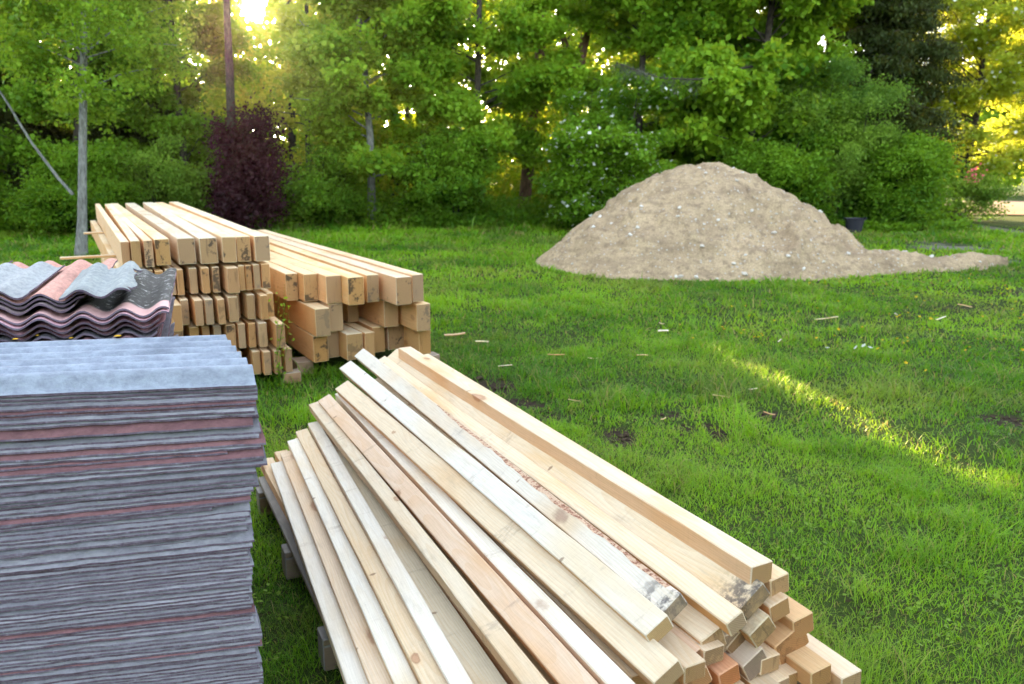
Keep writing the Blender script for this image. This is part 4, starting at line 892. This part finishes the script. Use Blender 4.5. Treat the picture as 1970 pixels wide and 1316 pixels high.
# second pile behind it: corrugations run away from the camera
A2 = R(-21); Xt = Vector((-math.sin(A2), -math.cos(A2), 0)); Yr = Vector((math.cos(A2), -math.sin(A2), 0)); PB = .128
ZB = HC - .515; PR = Vector(at(325, 596, ZB))        # front right corner of the mossy sheet
GP = 'sheets in the rear roofing pile'
def back_sheet(z, right, waves, front, L, col, lab, mat=SHEET, y1=.004, y0=.004, ej=.004, fj=.01, amp=.015, start=0., rise=0., seed=0., twist=0., sag=0., per=12):
    """right: metres left of the pile's right edge where this sheet ends; front: metres it starts behind the pile's front"""
    st = ((-right - waves * PB) / PB + start) % 1.
    me = wave_sheet(waves, PB, L, amp, .007, [mat], gS, 0, ej, fj, y0, y1, seed, st, 34, per, sag)
    o = link('roofing_sheet', me, label=lab, cat='roofing sheet', group=GP); o.color = (*col, 1)
    P = Vector((PR.x, PR.y, z)) - Yr * (right + waves * PB) - Xt * front
    frame(o, P, (Xt + Vector((0, 0, -rise))).normalized(), (Yr + Xt * twist).normalized()); return o
S0 = .40
pk = (.62, .36, .39)
back_sheet(ZB - .062, .02, 7, .03, 1.15, pk, 'lowest visible pink edged sheet of the rear roofing pile', start=S0, seed=1.1)
back_sheet(ZB - .040, .035, 7, .0, 1.15, (.66, .42, .47), 'second lowest pink edged sheet of the rear roofing pile', start=S0, seed=2.3)
back_sheet(ZB - .014, .0, 7, -.02, 1.12, (.68, .43, .49), 'pink sheet with dark wavy edge under the mossy one', start=S0, seed=3.7)
back_sheet(ZB + .0, .0, 7, .0, 1.12, (.085, .085, .085), 'dark mossy sheet with a pink front strip on the right of the rear pile', SHEET_M, start=S0, seed=4.1, fj=.015)
z0_ = ZB + .016
back_sheet(z0_ + .012, .30, 5, .03, 1.05, (.30, .24, .25), 'dark edged sheet with pink rim under the upper pieces', start=S0, seed=5.2)
back_sheet(z0_ + .028, .27, 5, .05, 1.05, (.22, .21, .22), 'dark grey sheet under the pink one', start=S0, seed=6.2)
back_sheet(z0_ + .043, .25, 5, .05, 1.05, (.60, .33, .28), 'salmon pink sheet between the two pale grey pieces', start=S0, seed=7.4)
back_sheet(z0_ + .055, .66, 3.3, .06, 1.0, (.12, .115, .115), 'blackened sheet at the far left of the rear pile', start=S0, seed=8.8, y1=.02)
back_sheet(z0_ + .062, .44, 2.5, .05, .85, (.37, .40, .43), 'pale grey broken piece on the left of the salmon pink sheet', start=S0, seed=9.3, y1=.028, ej=.02, fj=.03)
back_sheet(z0_ + .058, .115, 1.75, .0, .80, (.31, .35, .37), 'narrow grey broken piece lying on the mossy sheet', start=S0, seed=10.9, y1=.03, ej=.012, fj=.02, twist=-.03)
zz = ZB - .082; k = 0
while zz > .17:
    back_sheet(zz, .02 + .03 * gS.random(), 7, .02 * gS.random(), 1.15, tuple(v * (.75 + .06 * (k % 5)) for v in (pk if k % 3 else gry)), ordw(k + 1) + ' low sheet below the pink edged ones of the rear roofing pile', start=S0, seed=12 + k * .7, per=6, amp=.015); zz -= .021; k += 1
pallet('pallet under the rear roofing pile', PR * 1 - Vector((0, 0, ZB + .012)) - Yr * .46 - Xt * .56, Yr, -Xt, 1.0, 1.15)

# ------------------------------------------------------------------ small things on the lawn
def stone_mesh(g):
    import bmesh
    bm = bmesh.new(); bmesh.ops.create_icosphere(bm, subdivisions=2, radius=1)
    k = g.normal(0, 1, (5, 3)); k /= np.linalg.norm(k, axis=1)[:, None]
    for v in bm.verts:
        for q in k: 
            d = v.co.dot(Vector(q)) 
            if d > .55: v.co -= Vector(q) * (d - .55) * .9
        v.co.z *= .7; v.co.x *= 1.2
    me = bpy.data.meshes.new('stone'); bm.to_mesh(me); bm.free(); me.materials.append(STONE); return me
gT = np.random.default_rng(123)
SM = [stone_mesh(gT) for _ in range(5)]
def stone(x, y, r_, lab, grp):
    z_ = float(sand_h(np.array([x]), np.array([y]))[0]); z_ = max(z_, float(hgt(np.array([x]), np.array([y]))[0]))
    o = link('stone', SM[gT.integers(5)], loc=(x, y, z_ + r_ * .25), rot=(gT.normal(0, .3), gT.normal(0, .3), gT.random() * 6), label=lab, cat='stone', group=grp); o.scale = (r_, r_, r_)
def ray_sand(px, py):
    for zt in np.arange(1.75, -.02, -.01):
        p = at(px, py, zt) if abs(zt - HC) > .02 else None
        if p is None or p[1] < 9 or p[1] > 18: continue
        if float(sand_h(np.array([p[0]]), np.array([p[1]]))[0]) >= zt: return p
    return None
for (px, py, r_, lab) in [(1433, 533, .055, 'largest pale stone, at the front foot of the sand heap'), (1226, 447, .045, 'white stone in the left half of the sand slope'), (1345, 343, .04, 'pair of white stones near the crest, left one'), (1357, 344, .04, 'pair of white stones near the crest, right one'), (1489, 455, .045, 'white stone right of the middle of the heap'), (1303, 437, .035, 'small white stone in the centre of the slope'), (1416, 361, .04, 'white stone high on the right shoulder'),
                          (1445, 425, .04, 'white stone in the pale sandy band'), (1515, 502, .04, 'white stone low on the right slope'), (1340, 539, .045, 'flat white stone at the front edge of the sand')]:
    p = ray_sand(px, py)
    if p is not None: stone(p[0], p[1], r_ * .95, lab, None)
for i in range(190):
    x_ = gT.uniform(.7, 8.2); y_ = gT.uniform(11.4, 14.6)
    if float(sand_h(np.array([x_]), np.array([y_]))[0]) > .01: stone(x_, y_, (.010 + .035 * gT.random() ** 3), 'small pale pebble scattered on the sand heap', 'pebbles scattered on the sand heap')
# wood chips and straws
def chip(px, py, ln, ang, w, t_, col, lab, name='wood_chip', zz=.028):
    p = at(px, py, zz); o = link(name, bar_mesh(name, ln * .8, w * .7, t_, [WHITE], gT, 5, .001, .004), loc=p, rot=(gT.normal(0, .2), gT.normal(0, .05), ang), label=lab, cat='wood chip'); o.color = (*col, 1)
for a in [(875, 643, .27, .25, .035, .012, (1, .8, .6), 'reddish split of wood beside the right beam stack'), (927, 657, .17, .3, .022, .008, (1.1, 1.1, .85), 'pale chip just right of the reddish split'), (972, 703, .16, .3, .012, .006, (1.1, 1.1, 1), 'thin pale chip above the first mud patch'), (1276, 636, .14, .1, .03, .008, (1.2, 1.25, 1.2), 'white chip lying in the middle of the lawn'), (1273, 622, .12, 1.9, .01, .006, (1.1, 1.1, 1), 'thin upright splinter behind the white chip'),
          (1236, 683, .13, .1, .02, .006, (1.2, 1.1, .9), 'pale flat chip below the white one'), (1140, 689, .11, .0, .02, .006, (1.2, 1.2, 1.1), 'small pale chip in the left lawn'), (1070, 682, .2, .2, .012, .006, (1, .75, .5), 'brownish twig left of the small pale chip'), (1386, 762, .17, -.4, .012, .006, (1.1, 1.1, .8), 'long thin straw left of the sunny streak'), (1450, 748, .12, .5, .014, .006, (1.1, 1.1, 1), 'short pale straw at the start of the sunny streak'),
          (1105, 770, .12, 0, .008, .005, (1.1, 1.1, 1), 'thin pale straw in the muddy part'), (1276, 805, .07, .8, .008, .005, (1.2, 1.2, 1), 'tiny bright splinter by the mud clods'), (1590, 612, .4, .35, .03, .01, (1.1, 1.2, 1), 'long pale lath lying behind the sunny streak'), (1810, 612, .34, .7, .02, .008, (1.1, 1.2, 1.1), 'grey pale lath in the right lawn'), (1856, 588, .2, -.5, .03, .01, (1.3, 1.3, 1.3), 'bright white chip at the right muddy track'),
          (1480, 795, .1, -.5, .015, .006, (1, .8, .6), 'short brown stick by the turned clod'), (1500, 655, .12, .9, .012, .006, (1.2, 1.2, 1.2), 'small pale splinter near yellow flowers')]: chip(*a)
# clods of soil in the muddy spots
b = NB('soil clod'); t = b.node('ShaderNodeTexCoord'); n = b.noise(t.outputs['Object'], 4., 4); CL = b.done(b.bsdf(b.ramp(n, [(.3, (.025, .018, .013)), (.7, (.09, .065, .045))]), .95, .1))
CM = []
for _ in range(4):
    me = stone_mesh(gT).copy(); me.materials.clear(); me.materials.append(CL)
    co = np.zeros(len(me.vertices) * 3); me.vertices.foreach_get('co', co); co = co * (1 + gT.normal(0, .09, len(co))); me.vertices.foreach_set('co', co); CM.append(me)
for (px, py, n_, sp_, r0, wh) in [(940, 745, 16, .28, .035, 'in the mud patch by the far end of the heap'), (990, 773, 12, .3, .03, 'in the second mud patch beside the topmost batten'), (1192, 835, 15, .10, .026, 'in the round mud spot beside the middle of the heap'), (1380, 828, 9, .07, .03, 'in the small black hole left of the sunny streak'), (1290, 800, 14, .25, .02, 'in the thin mud band between the two round spots'), (1480, 797, 7, .10, .022, 'under the short brown stick'), (1130, 752, 9, .14, .02, 'in the flat brown patch behind the mud spots'), (1940, 806, 10, .2, .02, 'in the bare patch at the right border'), (1325, 822, 8, .12, .018, 'in the faint mud spot near the black hole')]:
    c_ = at(px, py)
    for _ in range(n_):
        x_, y_ = c_[0] + gT.normal(0, sp_ * .6), c_[1] + gT.normal(0, sp_ * .6); r_ = r0 * .85 * (.35 + .8 * gT.random())
        o = link('soil_clod', CM[gT.integers(4)], loc=(x_, y_, float(hgt(np.array([x_]), np.array([y_]))[0]) + r_ * .35), rot=(0, 0, gT.random() * 6), label='dark crumbly clod of soil ' + wh, cat='soil clod', group='soil clods in the muddy patches'); o.scale = (r_ * 1.2, r_, r_ * .8)
# broad leaves of clover, dock and dandelion between the blades, and buttercups
def weeds():
    g = np.random.default_rng(5); n = 5200; d = np.sqrt(g.random(n) * (81 - 2.2) + 2.2); t_ = (g.random(n) * 2 - 1) * .7; x, y = d * np.sin(t_), d * np.cos(t_)
    k = (sand_h(x, y) < 0) & (x > -2) & (fbm(x, y, 2.5, 3) > .45); x, y = x[k], y[k]; r_ = []
    for q in range(4): r_.append(np.stack([x + g.normal(0, .012, len(x)), y + g.normal(0, .012, len(x)), hgt(x, y) + .012 + .025 * g.random(len(x))], 1))
    P_ = np.concatenate(r_); link('clover', leaves_mesh('clover', P_, np.full(len(P_), .020), LEAF_W, g, .75, .8), kind='stuff', label='small clover and dock leaves between the grass blades', cat='clover')
weeds()
def flower_mesh(mat, n=5, r=.013):
    V, F_ = [], []
    for i in range(n):
        a = i * 6.283 / n; k = len(V); V += [(0, 0, 0), (math.cos(a - .5) * r * .7, math.sin(a - .5) * r * .7, r * .35), (math.cos(a) * r, math.sin(a) * r, r * .5), (math.cos(a + .5) * r * .7, math.sin(a + .5) * r * .7, r * .35)]; F_.append((k, k + 1, k + 2, k + 3))
    me = bpy.data.meshes.new('flower_head'); me.from_pydata(V, [], F_); me.materials.append(mat); return me
FH = flower_mesh(YEL); FW = flower_mesh(PETAL, 6, .028)
sv, sq = tube(np.array([[0, 0, 0], [.004, 0, .05], [0, .004, .1]]), [.0012, .001, .001], 4); ST = mesh_np('stem', sv, sq, mats=[LEAF])
def flower(px, py, sc, hd, lab, grp, cat='flower'):
    p = at(px, py, .05 * sc); z_ = float(hgt(np.array([p[0]]), np.array([p[1]]))[0]); e = empty('buttercup' if hd is FH else 'white_flower', (p[0], p[1], z_), gT.random() * 6, label=lab, cat=cat, group=grp); e.scale = (sc, sc, sc)
    link('stem', ST, e); link('flower_head', hd, e, (0, .004, .1), (gT.normal(0, .4), gT.normal(0, .4), 0))
cl = [(1745, 605, 14, 45, 18, 'by the grey pale lath'), (1930, 650, 14, 40, 40, 'at the right border'), (1445, 655, 6, 20, 8, 'in the small clump in the middle of the lawn'), (1610, 655, 5, 40, 10, 'left of the white flowers'), (1725, 660, 6, 25, 12, 'right of the white flowers'), (1700, 545, 12, 120, 10, 'in front of the spilled sand'), (1560, 570, 6, 90, 14, 'in front of the right foot of the heap'), (1830, 700, 3, 60, 20, 'behind the end of the sunny streak'), (1910, 560, 8, 50, 20, 'on the muddy track'), (1500, 600, 5, 60, 20, 'near the long pale lath'), (1350, 640, 4, 40, 12, 'right of the white chip')]
for (cx, cy, n_, sx, sy, wh) in cl:
    for _ in range(n_): flower(min(cx + gT.normal(0, sx), 1990), cy + gT.normal(0, sy), 1.0 + .4 * gT.random(), FH, 'tiny yellow buttercup ' + wh, 'buttercups in the lawn')
for i, (px, py) in enumerate([(1647, 678), (1662, 674), (1672, 678), (1590, 678), (1722, 607)]): flower(px, py, .9, FW, 'small white flower head standing in the right lawn', 'white flowers in the lawn')

# sprouting weed growing up at the end of the left stack
def sprout(P, h, lab, seed, n=60, spread=.05, ls=.03):
    g = np.random.default_rng(seed); e = empty('weed', tuple(P), label=lab, cat='plant'); G_ = Geo(); LP = []
    for k in range(4):
        br = bez([0, 0, 0], [g.normal(0, .15), g.normal(0, .15), 1], h * (.6 + .4 * g.random()), g, .05, 7, .1); G_.add(*tube(br, np.linspace(.003, .001, 7), 4)); u = g.random(n // 4) * 6; j = np.minimum(u.astype(int), 5)
        LP.append(br[j] + (br[j + 1] - br[j]) * (u - j)[:, None] + g.normal(0, spread * .5, (n // 4, 3)))
    V, Q = G_.get(); link('stem', mesh_np('stem', V, Q, mats=[LEAF_D]), e); link('leaves', leaves_mesh('leaves', np.concatenate(LP), np.full((n // 4) * 4, ls), LEAF, g, .5, .6), e)
p = at(548, 730, 0); sprout((-1.86, 6.12, 0), .93, 'slim weed climbing the front right corner of the left stack', 3, 110)
# thin twiggy lichen bough in front of the right maple
def bough():
    g = np.random.default_rng(8); e = empty('dead_bough', (0, 0, 0), label='grey twiggy spruce bough hanging in front of the right maple', cat='branch'); G_ = Geo(); LP = []
    Yb = 20.2; key = [(1490, 120, 21.8), (1420, 133), (1400, 150), (1330, 153), (1270, 150), (1215, 132), (1185, 120)]; pts = []
    for q in key:
        y_ = q[2] if len(q) > 2 else Yb; d = np.array([(q[0] - 985) / F, CP + (658 - q[1]) / F * SP, -SP + (658 - q[1]) / F * CP]); pts.append(d * (y_ / d[1]) + np.array([0, 0, HC]))
    pts = np.array(pts); G_.add(*tube(pts, np.linspace(.028, .010, len(pts)), 6))
    for k in range(64):
        u = g.random() ** .8 * (len(pts) - 1); j = min(int(u), len(pts) - 2); b0 = pts[j] + (pts[j + 1] - pts[j]) * (u - j); L = .15 + .75 * g.random() ** 2; br = bez(b0, [g.normal(0, .8), g.normal(0, .5), -.4 - .3 * g.random()], L, g, -.1, 5, .1)
        G_.add(*tube(br, np.linspace(.006, .0025, 5), 3)); u = g.random(16) * 4; j = np.minimum(u.astype(int), 3); LP.append(br[j] + (br[j + 1] - br[j]) * (u - j)[:, None] + g.normal(0, .03, (16, 3)))
    V, Q = G_.get(); link('branch', mesh_np('branch', V, Q, mats=[BARK_D], smooth=True), e); P_ = np.concatenate(LP); link('twigs', leaves_mesh('twigs', P_, np.full(len(P_), .11), LICHEN, g, .2, .12), e)
bough()
# dark bin at the foot of the willow bush
b = NB('dark plastic'); DP = b.done(b.bsdf((.020, .022, .035), .5, .4))
def bin_():
    p = at(1642, 447); e = empty('garden_tub', (p[0], p[1], -.03), .3, label='dark plastic tub standing in the grass behind the sand heap', cat='tub')
    def ring(r0, r1, z0_, z1_, n=20):
        V, F_ = [], []
        for r_, z_ in ((r0, z0_), (r1, z1_), (r1 - .012, z1_), (r0 - .012, z0_ + .015)):
            for i in range(n): a = i * 6.283 / n; V.append((math.cos(a) * r_, math.sin(a) * r_ * .8, z_))
        for k in range(3):
            for i in range(n): F_.append((k * n + i, k * n + (i + 1) % n, (k + 1) * n + (i + 1) % n, (k + 1) * n + i))
        F_.append(tuple(3 * n + i for i in range(n))); me = bpy.data.meshes.new('tub'); me.from_pydata(V, [], F_); me.materials.append(DP); return me
    link('body', ring(.19, .25, .0, .36), e); link('rim', ring(.255, .27, .34, .385), e)
    for s_ in (-1, 1):
        v, q = tube(np.array([[s_ * .26, -.07, .33], [s_ * .30, -.06, .38], [s_ * .31, 0, .41], [s_ * .30, .06, .38], [s_ * .26, .07, .33]]), [.012] * 5, 6); link('handle', mesh_np('handle', v, q, mats=[DP]), e)
bin_()
# rose with pink bloom by the apple tree
def rose():
    g = np.random.default_rng(9); e, _ = tree('rose_bush', 'bush', 'bush with a few pink blooms beside the sunlit tree', 13.5, 24.0, h=1.6, r=.02, z0=.1, Rc=.8, nb=30, per=90, leaf=.07, mat=LEAF_W, bark=BARK_D, seed=191, stems=5, flat=.1, up=.5)
    P_ = np.array([[-.15, -.5, 1.35]]) + g.normal(0, .12, (40, 3)); link('blooms', leaves_mesh('blooms', P_, np.full(40, .09), PINK, g, .3, .9), e)
rose()
print('objects', len(bpy.data.objects), 'tris', sum(len(o.data.polygons) for o in bpy.data.objects if o.type == 'MESH'))

# ------------------------------------------------------------------ haze volume added for the glow round the sun
def haze():
    X0, X1, Y0, Y1, Z0, Z1 = -60, 115, -30, 62, -1., 17.
    V = [(x, y, z) for z in (Z0, Z1) for y in (Y0, Y1) for x in (X0, X1)]
    me = bpy.data.meshes.new('haze'); me.from_pydata(V, [], [(0, 2, 3, 1), (4, 5, 7, 6), (0, 1, 5, 4), (1, 3, 7, 5), (3, 2, 6, 7), (2, 0, 4, 6)])
    m = bpy.data.materials.new('haze'); m.use_nodes = True; nt = m.node_tree; nt.nodes.clear(); o_ = nt.nodes.new('ShaderNodeOutputMaterial'); v = nt.nodes.new('ShaderNodeVolumePrincipled')
    v.inputs['Color'].default_value = (1, .95, .85, 1); v.inputs['Density'].default_value = .00008; v.inputs['Anisotropy'].default_value = .88
    nt.links.new(v.outputs[0], o_.inputs['Volume']); me.materials.append(m)
    link('haze', me, kind='stuff', label='thin warm haze added over the clearing for the glow round the sun')
haze()
